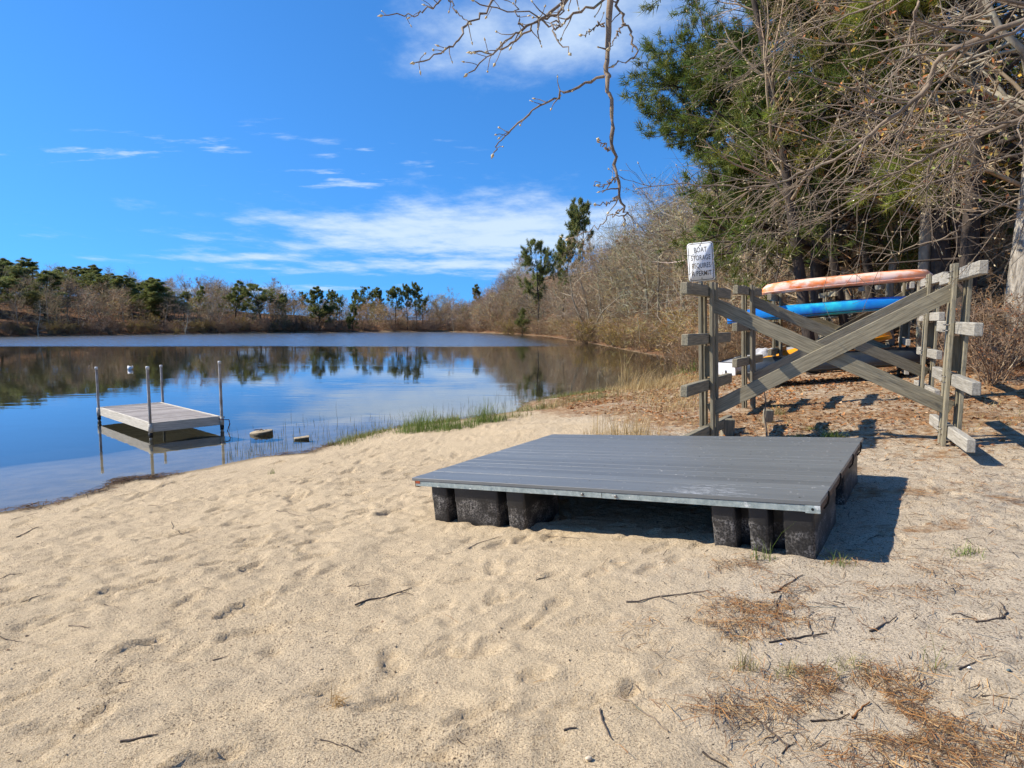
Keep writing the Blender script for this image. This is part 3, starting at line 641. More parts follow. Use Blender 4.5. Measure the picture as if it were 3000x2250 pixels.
build_rack('weathered timber boat rack with crossed braces, empty, second from the platform', *RACK2, 31, 23, .92, True)
build_rack('timber boat rack holding the orange and blue kayaks', *RACK3, 31, 25, .9)
build_rack('timber boat rack half hidden in the trees behind the kayaks', *RACK4, 10, 5, .8)
# ground stakes and stubs showing beside the front rack
def stump(x, y, h, r, lab):
    z = z1(x, y); root = thing('post_stub', lab, 'post', (x, y, z))
    board('stub_block', (x, y, z - .1), (x + .01, y, z + h), r * 2, r * 1.7, (0, 1, 0), M_['wood'], root, .01)
    return root
stump(2.80, 8.75, .20, .075, 'short timber stub behind the near rack, under the lower cross brace end')
stump(3.55, 9.35, .17, .06, 'short timber stub on the sand between the two near racks')

# ------------------------------------------------------------------ sign
def text_mesh(s, size, xs=1.0):
    cu = bpy.data.curves.new('lettering', 'FONT'); cu.body = s; cu.size = size; cu.align_x = 'CENTER'; cu.align_y = 'CENTER'; cu.offset = size * .008; cu.space_character = 1.08; cu.extrude = .0006
    o = bpy.data.objects.new('lettering_tmp', cu); COL.objects.link(o); dg = bpy.context.evaluated_depsgraph_get(); dg.update()
    me = bpy.data.meshes.new_from_object(o.evaluated_get(dg)); bpy.data.objects.remove(o); bpy.data.curves.remove(cu)
    for v in me.vertices: v.co.x *= xs
    return me
def rrect(w, h, r, n=6):
    o = []
    for cx, cy, s in ((w / 2 - r, h / 2 - r, 0), (-w / 2 + r, h / 2 - r, 90), (-w / 2 + r, -h / 2 + r, 180), (w / 2 - r, -h / 2 + r, 270)):
        for i in range(n + 1): t = R_(s + 90 * i / n); o.append((cx + r * math.cos(t), cy + r * math.sin(t)))
    return np.array(o)
def build_sign():
    c = Vector((2.258, 8.22, 2.795)); face = Vector((-.12, -1, .0)).normalized()
    m = frame_mat(c, Vector((0, 0, 1)).cross(face), face) @ Matrix.Rotation(R_(5), 4, 'Z')
    root = thing('permit_sign', 'white metal sign reading BOAT STORAGE REQUIRES A PERMIT above the near rack', 'sign', tuple(c - Vector((0, 0, .3))))
    def pl(o, mm=m): o.matrix_basis = mm; o.parent = root; o.matrix_parent_inverse = root.matrix_basis.inverted(); return o
    w, h = .305, .457
    ol = rrect(w, h, .038); k = len(ol); b = MB()
    V = np.concatenate([np.c_[ol, np.full(k, .001)], np.c_[ol, np.full(k, -.001)], [[0, 0, .001], [0, 0, -.001]]])
    b.add(V, [[k + i, k + (i + 1) % k, (i + 1) % k, i] for i in range(k)], [[2 * k, i, (i + 1) % k] for i in range(k)] + [[2 * k + 1, k + (i + 1) % k, k + i] for i in range(k)])
    plate = pl(b.build('plate', M_['sign']))
    i1 = rrect(w - .020, h - .020, .030); i2 = rrect(w - .034, h - .034, .024); b = MB()
    b.add(np.concatenate([np.c_[i1, np.full(k, .0018)], np.c_[i2, np.full(k, .0018)]]), [[i, (i + 1) % k, k + (i + 1) % k, k + i] for i in range(k)]); pl(b.build('border', M_['ink']))
    for s, y, xs in (('BOAT', .140, .66), ('STORAGE', .046, .60), ('REQUIRES', -.047, .56), ('A PERMIT', -.140, .62)):
        me = text_mesh(s, .083, xs); o = link('lettering', me, M_['ink']); pl(o, m @ Matrix.Translation((0, y, .0016)))
    for x, y in ((0, .200), (.0, -.196)):
        V, F, F3 = lathe([(.0075, 0), (.0075, .003), (.004, .006)], 8); b = MB(); b.add(V, F, F3); pl(b.build('bolt', M_['steel']), m @ Matrix.Translation((x, y, .001)))
    p = m @ Vector((0, .19, -.012)); q = m @ Vector((0, -.62, -.012)); q.z = 2.0
    board('sign_post', p, (p.x + .05, p.y + .01, 2.05), .045, .018, face, M_['steel'], root, .002)
build_sign()

# ------------------------------------------------------------------ kayaks and boats
def loft_hull(name, length, beam, depth, rocker, matl, parent, M4, blunt=.12, flat=.55, keel=.0, ns=28, nk=14):
    # hull-up shell: cross sections along local x, deck plane at z=0, keel at +depth
    b = MB(); V = []
    for i in range(ns + 1):
        s = -1 + 2 * i / ns; e = max(0.0, 1 - abs(s) ** 2.6) ** .62; e = max(e, blunt * (1 - abs(s) ** 24) + .02)
        w = beam / 2 * e; dz = rocker * abs(s) ** 2.5; dep = depth * (0.62 + .38 * (max(0, 1 - abs(s) ** 5)) ** .6) * (1 if abs(s) < .995 else .5)
        for j in range(nk):
            t = 2 * math.pi * j / nk; cx = math.cos(t); sx = math.sin(t)
            y = w * math.copysign(abs(cx) ** .75, cx); z = (dep * abs(sx) ** flat if sx > 0 else -depth * .28 * abs(sx) ** .8)
            V.append((s * length / 2, y, z - dz + (keel * (abs(cx) < .2) if sx > 0 else 0)))
    idx = np.arange((ns + 1) * nk).reshape(ns + 1, nk); nx = np.roll(idx, -1, 1)
    F = np.stack([idx[:-1], idx[1:], nx[1:], nx[:-1]], -1).reshape(-1, 4); V = np.array(V); n = len(V)
    V = np.concatenate([V, [V[:nk].mean(0), V[-nk:].mean(0)]])
    F3 = [[n, idx[0, i], nx[0, i]] for i in range(nk)] + [[n + 1, nx[-1, i], idx[-1, i]] for i in range(nk)]
    b.add(V, F, F3); o = b.build(name, matl, None, True); o.matrix_basis = M4
    if parent is not None: o.parent = parent; o.matrix_parent_inverse = parent.matrix_basis.inverted()
    return o
def arrow(p0, p1, roll=0.0):
    p0 = Vector(p0); p1 = Vector(p1); return frame_mat((p0 + p1) / 2, p1 - p0, (0, 0, 1)) @ Matrix.Rotation(roll, 4, 'X'), (p1 - p0).length
def on_rack(level, sL=0.0, sR=0.0, back=-.5):
    L, R = RACK3; z = (0.11, 0.67, 1.22, 1.78)[level] + .07
    aL = np.array([math.sin(R_(31)), math.cos(R_(31)), 0]); aR = np.array([math.sin(R_(25)), math.cos(R_(25)), 0])
    p = np.array(L) + aL * back + [0, 0, z]; q = np.array(R) + aR * back + [0, 0, z]; d = (q - p) / np.linalg.norm(q - p)
    return p - d * sL, q + d * sR
def kayak(lab, p, q, beam, depth, m, roll=0.0, seam=True, extra=None, blunt=.22, rock=.012):
    M4, l = arrow(p, q, roll)
    root = thing('kayak', lab, 'kayak', tuple((np.array(p) + np.array(q)) / 2), group='kayaks stored on the racks')
    h = loft_hull('hull', l, beam, depth, rock, m, root, M4, blunt)
    # seam bead where hull and deck meet
    pts = []
    for i in range(41):
        s = -1 + 2 * i / 40; e = max(0.0, 1 - abs(s) ** 2.6) ** .62; e = max(e, blunt * (1 - abs(s) ** 24) + .02); pts.append((s * l / 2, beam / 2 * e + .002, -rock * abs(s) ** 2.5 - .004))
    for sy in (1, -1):
        V, F = tube([(x, y * sy, z) for x, y, z in pts], .007, 5); b = MB(); b.add(V, F); o = b.build('seam', M_['black'] if seam == 'black' else m, None, True); o.matrix_basis = M4; o.parent = root; o.matrix_parent_inverse = root.matrix_basis.inverted()
    # cockpit rim on the underside, grab handles at both ends
    a = np.linspace(0, 2 * math.pi, 33); V, F = tube(np.stack([.42 * np.cos(a) - .1, beam * .33 * np.sin(a), np.full(33, -depth * .28 - .012)], 1), .014, 6); b = MB(); b.add(V, F); o = b.build('cockpit_rim', M_['black'], None, True); o.matrix_basis = M4; o.parent = root; o.matrix_parent_inverse = root.matrix_basis.inverted()
    for sx in (-1, 1):
        V, F = tube([(sx * (l / 2 - .16), -.035, -.1), (sx * (l / 2 - .10), -.02, -.125), (sx * (l / 2 - .10), .02, -.125), (sx * (l / 2 - .16), .035, -.1)], .008, 5); b = MB(); b.add(V, F); o = b.build('grab_handle', M_['black'], None, True); o.matrix_basis = M4; o.parent = root; o.matrix_parent_inverse = root.matrix_basis.inverted()
    return root, M4, l
def build_boats():
    p, q = on_rack(3, .30, .42); up = np.array([0, 0, .075])
    kayak('orange and white swirled kayak lying upside down on the top arms', p + up, q + up, .66, .19, M_['orange'], 0.0)
    p, q = on_rack(2, .95, .28, -.55); up = np.array([0, 0, .10])
    root, M4, l = kayak('blue and teal kayak lying upside down on the middle arms', p + up, q + up, .70, .22, M_['blue'], 0.0, 'black')
    me = text_mesh('KAYAK', .085, .9); o = link('lettering', me, M_['ink']); o.matrix_basis = M4 @ Matrix.Translation((-.74, -.342, .055)) @ Matrix.Rotation(R_(100), 4, 'X') @ Matrix.Rotation(math.pi, 4, 'Z'); o.parent = root; o.matrix_parent_inverse = root.matrix_basis.inverted()
    # low dark canoe on the near feet, yellow kayak leaning behind
    p, q = on_rack(0, .62, .55, -.5); up = np.array([0, 0, .10])
    kayak('dark grey canoe hull on the ground-level beams under the blue kayak', p + up, q + up, .80, .30, M_['darkhull'], 0.0)
    p, q = on_rack(0, .72, -.2, .55); p = p + [0, 0, .06]; q = q + [0, 0, .62]
    kayak('yellow-orange kayak tilted up behind the dark hull', p, q, .62, .24, M_['yellow'], R_(-14))
    # square-ended pale skiff with a tarp
    A = np.array([6.12, 19.3, 0]); B = np.array([9.2, 21.6, 0]); A[2] = z1(A[0], A[1]) + .22; B[2] = A[2] + .42
    d = B - A; l = np.linalg.norm(d); m = frame_mat(A, d, (0, 0, 1)); root = thing('skiff', 'pale square-ended skiff with a grey tarp, on the ground beyond the racks', 'boat', tuple(A))
    def pl(o): o.matrix_basis = m; o.parent = root; o.matrix_parent_inverse = root.matrix_basis.inverted(); return o
    st = [(0, .29, .36), (.5, .36, .38), (1.4, .42, .38), (2.4, .40, .40), (3.1, .28, .44), (l, .05, .5)]; b = MB(); V = []
    for x, w, h in st: V += [(x, -w, .18), (x, -w * .80, -.18 + (h - .36)), (x, w * .80, -.18 + (h - .36)), (x, w, .18), (x, w - .03, .165), (x, 0, -.10), (x, -w + .03, .165)]
    F = [[i * 7 + j, i * 7 + (j + 1) % 7, (i + 1) * 7 + (j + 1) % 7, (i + 1) * 7 + j] for i in range(len(st) - 1) for j in range(7)]; b.add(V, F); pl(b.build('hull', M_['boatgrey']))
    o = chamfer_box(.02, .58, .36, .004).copy(); t = link('transom', o, M_['boatwhite']); t.matrix_basis = m @ Matrix.Translation((-.011, 0, 0)); t.parent = root; t.matrix_parent_inverse = root.matrix_basis.inverted()
    t2 = link('motor_notch', chamfer_box(.012, .06, .14, .002).copy(), M_['black']); t2.matrix_basis = m @ Matrix.Translation((-.022, .02, -.11)); t2.parent = root; t2.matrix_parent_inverse = root.matrix_basis.inverted()
    for s in (-1, 1):
        V, F = tube([(x, s * w, .185) for x, w, h in st], .016, 6); b = MB(); b.add(V, F); pl(b.build('gunwale', M_['black']))
    V, F = tube([(-.012, -.28, .185), (-.012, .28, .185)], .014, 6); b = MB(); b.add(V, F); pl(b.build('gunwale', M_['black']))
    n = 22; g = np.linspace(0, 1, n); U, Vv = np.meshgrid(g, g); rr = fbm(U * 5, Vv * 4, 4, 5); zz = .10 + .30 * np.sin(math.pi * np.clip(Vv, .02, .98)) ** .6 * (.4 + .9 * rr) * (1 - .4 * np.abs(U - .5) * 2)
    b = MB(); idx = np.arange(n * n).reshape(n, n); b.add(np.stack([.75 + U * 1.9, (Vv - .5) * .86, zz], -1).reshape(-1, 3), np.stack([idx[:-1, :-1], idx[:-1, 1:], idx[1:, 1:], idx[1:, :-1]], -1).reshape(-1, 4)); pl(b.build('tarp', M_['tarp'], None, True))
build_boats()

# ------------------------------------------------------------------ dock section standing in the water
def build_dock():
    F = np.array([-6.424, 11.959, 0]); th = 0.796; W_ = 1.24; L_ = 3.20
    ex = np.array([math.cos(th), math.sin(th), 0]); ey = np.array([-math.sin(th), math.cos(th), 0])
    root = thing('dock_section', 'wooden dock section on four pipe legs standing in the shallow water', 'dock', tuple(F + ex * W_ / 2 + ey * L_ / 2)); ez = np.array([0, 0, 1.0]); top = .275
    tl = np.array([0, 0, .0]); P = lambda u, v, w: F + ex * u + ey * v + ez * w
    n = 21; w = (L_ - .08) / n
    for i in range(n):
        v = .04 + (i + .5) * w; board('deck_plank', P(.042, v, top - .02), P(W_ - .042, v, top - .02 + random.Random(i).uniform(-.003, .003)), w - .008, .03, ez, M_['dockplank'], root, .003)
    r = M_['dockrim']
    board('rim_board', P(.0, .019, top - .08), P(W_, .019, top - .08), .038, .17, ez, r, root, .004)
    board('rim_board', P(.0, L_ - .019, top - .08), P(W_, L_ - .019, top - .08), .038, .17, ez, r, root, .004)
    board('rim_board', P(.019, .04, top - .081), P(.019, L_ - .04, top - .081), .038, .17, ez, r, root, .004)
    board('rim_board', P(W_ - .019, .04, top - .081), P(W_ - .019, L_ - .04, top - .081), .038, .17, ez, r, root, .004)
    for u, v, h in ((-.012, -.012, 1.28), (W_ + .012, -.012, 1.32), (-.012, L_ - .06, 1.12), (W_ + .012, L_ - .06, 1.10)):
        p = P(u, v, 0); b = MB(); V, Fc = tube([p + ez * -.9, p + ez * .4, p + ez * h], .026, 10); b.add(V, Fc)
        leg = b.build('leg', M_['alu'], root, True)
        V, Fc, F3 = lathe([(.030, 0), (.031, .045), (.026, .055), (.0, .056)], 10); b = MB(); b.add(V + p + ez * (h - .045), Fc, F3); b.build('cap', M_['cap'], leg)
        V, Fc, F3 = lathe([(.040, 0), (.040, .16)], 10); b = MB(); b.add(V + p + ez * (top - .165), Fc, F3); b.build('leg_socket', M_['dockrim'], root)
        V, Fc, F3 = lathe([(.036, 0), (.036, .09)], 10); b = MB(); b.add(V + p + ez * .02, Fc, F3); b.build('leg_sleeve', M_['black'], leg)
    # mooring rope wrapped round the corner leg
    p = P(W_ + .012, -.012, 0); a = np.linspace(0, 7.5, 26)
    pts = [p + [.05 * math.cos(t) + (.0 if t < 5.5 else (t - 5.5) * .05), .05 * math.sin(t), .26 - .008 * t] for t in a] + [p + [.16, -.02, .14], p + [.10, -.04, -.05]]
    V, Fc = tube(pts, .009, 5); b = MB(); b.add(V, Fc); b.build('rope', M_['rope'], root, True)
build_dock()
def build_blocks():
    c = at(766, 1272, .0); root = thing('mooring_block', 'round concrete mooring block with rusty chain, awash beside the dock', 'block', tuple(c))
    V, F, F3 = lathe([(.19, -.25), (.205, .0), (.205, .030)], 22); V = V + c; V[:, 2] += (V[:, 0] - c[0]) * .10 + .01; b = MB(); b.add(V, F, F3); b.build('block_side', M_['wetstone'], root)
    V, F, F3 = lathe([(.205, 0), (.203, .008), (.19, .016)], 22); V = V + c + [0, 0, .033]; V[:, 2] += (V[:, 0] - c[0]) * .10 + .01; b = MB(); b.add(V, F, F3); b.build('block_top', M_['concrete'], root)
    rng = random.Random(2); a0 = np.array(c) + [-.02, -.03, .075]
    for i in range(15):
        t = i * .55; q = a0 + [(.03 + .010 * i) * math.cos(t) * .9, .05 * math.sin(t), .008 + rng.uniform(0, .008)]
        if i > 11: q = np.array(c) + [.10 + .006 * i, -.20 - .004 * (i - 11), .06 - .055 * (i - 12)]
        aa = np.linspace(0, 2 * math.pi, 13); ln = np.stack([.018 * np.cos(aa), .010 * np.sin(aa), np.zeros(13)], 1); m = Matrix.Translation(q) @ Matrix.Rotation(rng.uniform(0, 3), 4, 'Z') @ Matrix.Rotation(rng.uniform(-1, 1), 4, 'X')
        V, F = tube(xf(ln, m), .0035, 5); b = MB(); b.add(V, F); b.build('chain_link', M_['chain'], root)
    c = at(884, 1287, 0.0); root = thing('stone_block', 'small squared stone block awash near the beach', 'stone', tuple(c))
    o = link('block_side', chamfer_box(.27, .17, .30, .02).copy(), M_['wetstone']); o.matrix_basis = Matrix.Translation(Vector(c) + Vector((0, 0, -.125))) @ Matrix.Rotation(.35, 4, 'Z') @ Matrix.Rotation(R_(-5), 4, 'Y'); o.parent = root; o.matrix_parent_inverse = root.matrix_basis.inverted()
    o = link('block_top', chamfer_box(.262, .165, .02, .006).copy(), M_['concrete']); o.matrix_basis = Matrix.Translation(Vector(c) + Vector((0, 0, .032))) @ Matrix.Rotation(.35, 4, 'Z') @ Matrix.Rotation(R_(-5), 4, 'Y'); o.parent = root; o.matrix_parent_inverse = root.matrix_basis.inverted()
    c = at(383, 1083, 0.0); root = thing('float_jug', 'small white plastic float out on the pond beyond the dock', 'float', tuple(c))
    V, F, F3 = lathe([(.05, -.06), (.085, -.03), (.09, .05), (.07, .10), (.03, .13), (.03, .16)], 14); b = MB(); b.add(xf(V, Matrix.Translation(Vector(c) + Vector((-.02, 0, .03))) @ Matrix.Rotation(R_(-35), 4, 'Y')), F, F3); b.build('jug_body', M_['jug'], root, True)
    V, F = tube(np.array(c) + np.array([[.02, 0, .14], [.08, 0, .16], [.10, 0, .10], [.06, 0, .04]]), .018, 6); b = MB(); b.add(V, F); b.build('handle', M_['jug'], root, True)
build_blocks()

# ------------------------------------------------------------------ trees
def unit(v): return v / (np.linalg.norm(v, axis=-1, keepdims=True) + 1e-12)
def walk(rng, S0, D, L, r, seg, wander, trop, taper, rmin):
    N_ = len(S0); P = np.empty((N_, seg + 1, 3)); P[:, 0] = S0; d = unit(D)
    trop = np.asarray(trop, dtype=float)
    for i in range(seg):
        d = unit(d + rng.normal(0, wander, (N_, 3)) + trop)
        P[:, i + 1] = P[:, i] + d * (L / seg)[:, None]
    t = np.linspace(0, 1, seg + 1)[None]; Rr = np.maximum(r[:, None] * (1 - (1 - taper) * t), rmin)
    return P, Rr
def children(rng, P, Rr, n, t0, ang, lr, rr, L, flat=1.0, t1=1.0, lprof=0.55, angsd=0.18, perp_up=0.0):
    N_, S, _ = P.shape; t = np.sort(rng.uniform(t0, t1, (N_, n)), axis=1); f = t * (S - 1); i = np.minimum(f.astype(int), S - 2); fr = f - i
    ar = np.arange(N_)[:, None]; a = P[ar, i]; b = P[ar, i + 1]; pos = a + (b - a) * fr[..., None]; T = unit(b - a)
    rad = Rr[ar, i] * (1 - fr) + Rr[ar, i + 1] * fr
    q = rng.normal(0, 1, (N_, n, 3)); q[..., 2] *= flat; q[..., 2] += perp_up; q = unit(q - T * (q * T).sum(-1, keepdims=True))
    an = ang + rng.normal(0, angsd, (N_, n)); D = np.cos(an)[..., None] * T + np.sin(an)[..., None] * q
    ln = L[:, None] * lr * (1 - lprof * (t - t0) / (t1 - t0 + 1e-6)) * rng.uniform(.65, 1.25, (N_, n))
    return pos.reshape(-1, 3), D.reshape(-1, 3), ln.ravel(), (rad * rr).ravel(), t.ravel()
def needles_mesh(rng, mb, pos, axis_, n, ln, wd, cols, spread=1.0):
    M = len(pos); d = rng.normal(0, 1, (M, n, 3)) * spread + axis_[:, None, :] * .9; d = unit(d); l = ln * rng.uniform(.7, 1.15, (M, n, 1))
    q = unit(np.cross(d, rng.normal(0, 1, (M, n, 3)))); b = pos[:, None, :] + rng.normal(0, .15, (M, n, 3)) * ln
    V = np.stack([b - q * wd, b + q * wd, b + d * l], 2).reshape(-1, 3); F = np.arange(M * n * 3).reshape(-1, 3)
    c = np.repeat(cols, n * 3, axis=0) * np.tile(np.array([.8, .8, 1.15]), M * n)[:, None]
    mb.add(V, None, F, c)
def spindles(mb, pos, d, ln, w, col=None):   # little buds: four-sided spindles
    M = len(pos); d = unit(d); q = unit(np.cross(d, np.array([.3, .5, .81]))); p = np.cross(d, q); m = pos + d * ln[:, None] * .42
    V = np.stack([pos, m + q * w[:, None], m + p * w[:, None], m - q * w[:, None], m - p * w[:, None], pos + d * ln[:, None]], 1).reshape(-1, 3)
    f = np.array([[0, 2, 1], [0, 3, 2], [0, 4, 3], [0, 1, 4], [5, 1, 2], [5, 2, 3], [5, 3, 4], [5, 4, 1]])
    mb.add(V, None, (np.arange(M)[:, None, None] * 6 + f[None]).reshape(-1, 3), np.repeat(col, 6, 0) if col is not None else None)
def flecks(rng, mb, pos, size, cols):        # tiny leaves and tassels
    M = len(pos); a = unit(rng.normal(0, 1, (M, 3))); b = unit(np.cross(a, rng.normal(0, 1, (M, 3)))); s = size * rng.uniform(.6, 1.3, (M, 1))
    V = np.stack([pos, pos + a * s + b * s * .45, pos + a * s * 2, pos + a * s - b * s * .45], 1).reshape(-1, 3)
    mb.add(V, np.arange(M * 4).reshape(-1, 4), None, np.repeat(cols, 4, 0))

def proto_bare(seed, H=9.0, trunk_r=.10, limbs=10, stems=1, lean=(0, 0, 0), wide=1.0, mt='bark_grey', mtw='bark_twig', t0=.3, sub=6, tw=6, tl=4, upt=.05, rmin=.006, fleck=None, nfleck=0, ang=.85, name='bare_tree', cat='tree', lr=.42):
    rng = np.random.default_rng(seed); root = thing(name, 'bare tree', cat)
    S0 = np.zeros((stems, 3)); D = np.tile([0, 0, 1.0], (stems, 1))
    if stems > 1: S0[:, :2] = rng.normal(0, .12 * H / 3, (stems, 2)); D[:, :2] += rng.normal(0, .38, (stems, 2))
    D = D + np.array(lean); L = np.full(stems, H * .8) * rng.uniform(.75, 1.1, stems); r = np.full(stems, trunk_r)
    S0[:, 2] = -.3
    P, Rr = walk(rng, S0, D, L, r, 9, .09, (0, 0, upt), .25, rmin); b = MB(); V, F = tubes(P, Rr, 7 if stems == 1 else 5); b.add(V, F); tr_ = b.build('trunk', M_[mt], root, True)
    tw_b = MB(); s1, d1, l1, r1, _ = children(rng, P, Rr, limbs, t0, ang, lr * wide, .55, L)
    P1, R1 = walk(rng, s1, d1, l1, r1, 6, .16, (0, 0, upt), .3, rmin); V, F = tubes(P1, R1, 5); tw_b.add(V, F)
    s2, d2, l2, r2, _ = children(rng, P1, R1, sub, .15, .75, .55, .6, l1); P2, R2 = walk(rng, s2, d2, l2, r2, 4, .18, (0, 0, upt), .35, rmin); V, F = tubes(P2, R2, 3); tw_b.add(V, F)
    ends = P2
    if tw:
        s3, d3, l3, r3, _ = children(rng, P2, R2, tw, .1, .7, .55, .65, l2); P3, R3 = walk(rng, s3, d3, l3, r3, 3, .2, (0, 0, upt), .5, rmin * .8); V, F = tubes(P3, R3, 3); tw_b.add(V, F); ends = P3
        if tl:
            s4, d4, l4, r4, _ = children(rng, P3, R3, tl, .1, .6, .6, .8, l3); P4, R4 = walk(rng, s4, d4, l4, r4, 2, .15, (0, 0, upt), .6, rmin * .7); V, F = tubes(P4, R4, 3); tw_b.add(V, F); ends = P4
    tw_b.build('crown', M_[mtw], root, False)
    if nfleck:
        e = ends.reshape(-1, 3); e = e[rng.integers(0, len(e), nfleck)]; fb = MB(); c = np.array(fleck)[rng.integers(0, len(fleck), nfleck)] * rng.uniform(.7, 1.3, (nfleck, 1)); flecks(rng, fb, e + rng.normal(0, .04, e.shape), .045 * (H / 6) ** .5, c); o = fb.build('buds', M_['leaf'], root); o['kind'] = 'stuff'
    return root
def proto_pine(seed, H=11.0, r=.16, nb=26, bl=2.4, t0=.38, sub=6, ntuft=7, nn=12, ln=.34, wd=.022, top=1.0, base=(.040, .070, .018), lean=(0, 0, 0), dead=6, wander=.05, crown_up=.06, name='pine_tree', round_top=False, flatp=False, sides=8, subsub=0, mt='bark_pine'):
    rng = np.random.default_rng(seed); root = thing(name, 'pine tree', 'tree')
    P, Rr = walk(rng, np.array([[0, 0, -.4]]), np.array([[0, 0, 1.0]]) + np.array([lean]), np.array([H + .4]), np.array([r]), 12, wander, (0, 0, .06), .18, .01)
    b = MB(); V, F = tubes(P, Rr, sides); b.add(V, F); b.build('trunk', M_[mt], root, True)
    s, d, l, rr, t = children(rng, P, Rr, nb, t0, 1.25, 1.0, .42, np.array([1.0]), lprof=0, angsd=.2)
    u = (t - t0) / (1 - t0); prof = (np.sin(np.clip(u * .82 + .18, 0, 1) * math.pi) ** .7 if round_top else (1 - u) ** (.42 if flatp else .75) * .9 + .14)
    l = bl * prof * rng.uniform(.55, 1.25, len(t)); rr = np.minimum(rr, .018 * l + .008)
    P1, R1 = walk(rng, s, d, l, rr, 6, .14, (0, 0, crown_up), .3, .008); bb = MB(); V, F = tubes(P1, R1, 5); bb.add(V, F)
    s2, d2, l2, r2, t2 = children(rng, P1, R1, sub, .28, .85, .42, .6, l, flat=.55, lprof=.4); P2, R2 = walk(rng, s2, d2, l2, r2, 4, .16, (0, 0, crown_up + .04), .4, .006); V, F = tubes(P2, R2, 3); bb.add(V, F)
    PT, LT = P2, l2
    if subsub:
        s3, d3, l3, r3, _ = children(rng, P2, R2, subsub, .25, .75, .5, .7, l2, flat=.6, lprof=.3); P3, R3 = walk(rng, s3, d3, l3, r3, 3, .16, (0, 0, crown_up + .05), .5, .005); V, F = tubes(P3, R3, 3); bb.add(V, F); PT, LT = P3, l3
    if dead:
        sD, dD, lD, rD, _ = children(rng, P, Rr, dead, .12, 1.3, 1.0, .25, np.array([1.0]), t1=t0 + .15); lD = bl * .5 * rng.uniform(.4, 1, len(lD)); PD, RD = walk(rng, sD, dD, lD, np.minimum(rD, .03), 4, .15, (0, 0, -.03), .3, .006); V, F = tubes(PD, RD, 4); bb.add(V, F)
    bb.build('branches', M_[mt], root)
    # tufts sit on the outer half of the finest branches and at the leaders
    pos, ax, _, _, _ = children(rng, PT, np.ones(PT.shape[:2]), ntuft, .3, .45, 1, 1, np.ones(len(PT)), lprof=0)
    p2, a2, _, _, _ = children(rng, P1, np.ones(P1.shape[:2]), 3, .75, .4, 1, 1, np.ones(len(P1)), lprof=0); pos = np.concatenate([pos, p2]); ax = np.concatenate([ax, a2]); ax[:, 2] += .35; ax = unit(ax)
    cl = np.array(base)[None] * rng.uniform(.6, 1.45, (len(pos), 1)) * np.stack([rng.uniform(.85, 1.35, len(pos)), np.ones(len(pos)), rng.uniform(.7, 1.2, len(pos))], 1)
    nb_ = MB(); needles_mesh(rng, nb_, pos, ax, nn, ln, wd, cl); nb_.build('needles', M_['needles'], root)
    return root
def hide_protos(ps):
    for p in ps:
        for ch in list(p.children):
            for g in list(ch.children): bpy.data.objects.remove(g)
            bpy.data.objects.remove(ch)
        bpy.data.objects.remove(p)
PR = {}
OR = [(.42, .16, .05), (.36, .20, .08), (.30, .12, .06)]; YE = [(.45, .30, .05), (.38, .27, .08), (.30, .26, .07)]; GRN = [(.22, .26, .07), (.30, .28, .09), (.26, .20, .08)]
PR['bare'] = [proto_bare(11, 9, .10, 11, fleck=OR, nfleck=260), proto_bare(12, 9.5, .09, 10, t0=.4, mtw='bark_twig'), proto_bare(13, 8.5, .08, 12, wide=1.15, fleck=GRN, nfleck=500), proto_bare(14, 9, .09, 12, mtw='bark_red', fleck=OR, nfleck=900, wide=1.1)]
PR['multi'] = [proto_bare(21, 7.5, .07, 6, 5, wide=1.0, sub=6, tw=5, tl=3, t0=.25), proto_bare(22, 7, .06, 6, 6, wide=1.1, mtw='bark_red', sub=6, tw=5, tl=3, t0=.2, fleck=OR, nfleck=500)]
PR['shrub'] = [proto_bare(31, 3.0, .022, 5, 12, wide=1.1, t0=.15, sub=5, tw=4, tl=3, mt='bark_brush', mtw='bark_brush', rmin=.005, name='shrub', cat='shrub'), proto_bare(32, 2.8, .02, 5, 12, wide=1.2, t0=.1, sub=5, tw=4, tl=3, mt='bark_brush', mtw='bark_red', rmin=.005, fleck=OR, nfleck=700, name='shrub', cat='shrub'),
               proto_bare(33, 2.6, .02, 5, 10, wide=1.2, t0=.1, sub=5, tw=4, tl=3, mt='bark_brush', mtw='bark_brush', rmin=.005, fleck=YE, nfleck=3200, name='shrub', cat='shrub')]
PR['sapling'] = [proto_bare(41, 8, .045, 9, wide=.7, t0=.3, sub=4, tw=4, tl=0, mt='bark_grey', rmin=.006, name='sapling'), proto_bare(42, 7, .04, 8, wide=.7, t0=.25, sub=5, tw=4, tl=0, mt='bark_grey', mtw='bark_red', fleck=OR, nfleck=200, rmin=.006, lean=(-.12, 0, 0), name='sapling')]
FP = dict(nn=12, ln=.40, wd=.026, sub=8, ntuft=6, base=(.19, .225, .07))
PR['pine'] = [proto_pine(51, nb=38, bl=3.2, t0=.30, **FP), proto_pine(52, 11, .15, 34, 3.5, .36, round_top=True, wander=.09, **FP), proto_pine(53, 11.5, .15, 28, 2.6, .46, round_top=True, wander=.07, dead=9, **FP), proto_pine(54, 10, .17, 50, 3.3, .18, **FP)]
PR['dead'] = [proto_pine(61, 8, .10, 40, 2.3, .08, 5, 0 or 1, 1, .05, .004, mt='bark_pale', dead=0, crown_up=-.03, name='dead_conifer')]
for p in PR['dead']:
    for ch in list(p.children):
        if ch.name.startswith('needles'): bpy.data.objects.remove(ch)
PH = {'bare': [9, 9.5, 8.5, 9], 'multi': [7.5, 7], 'shrub': [3.0, 2.8, 2.6], 'pine': [11, 11, 11.5, 10], 'sapling': [8, 7], 'dead': [8]}
rg = random.Random(5)
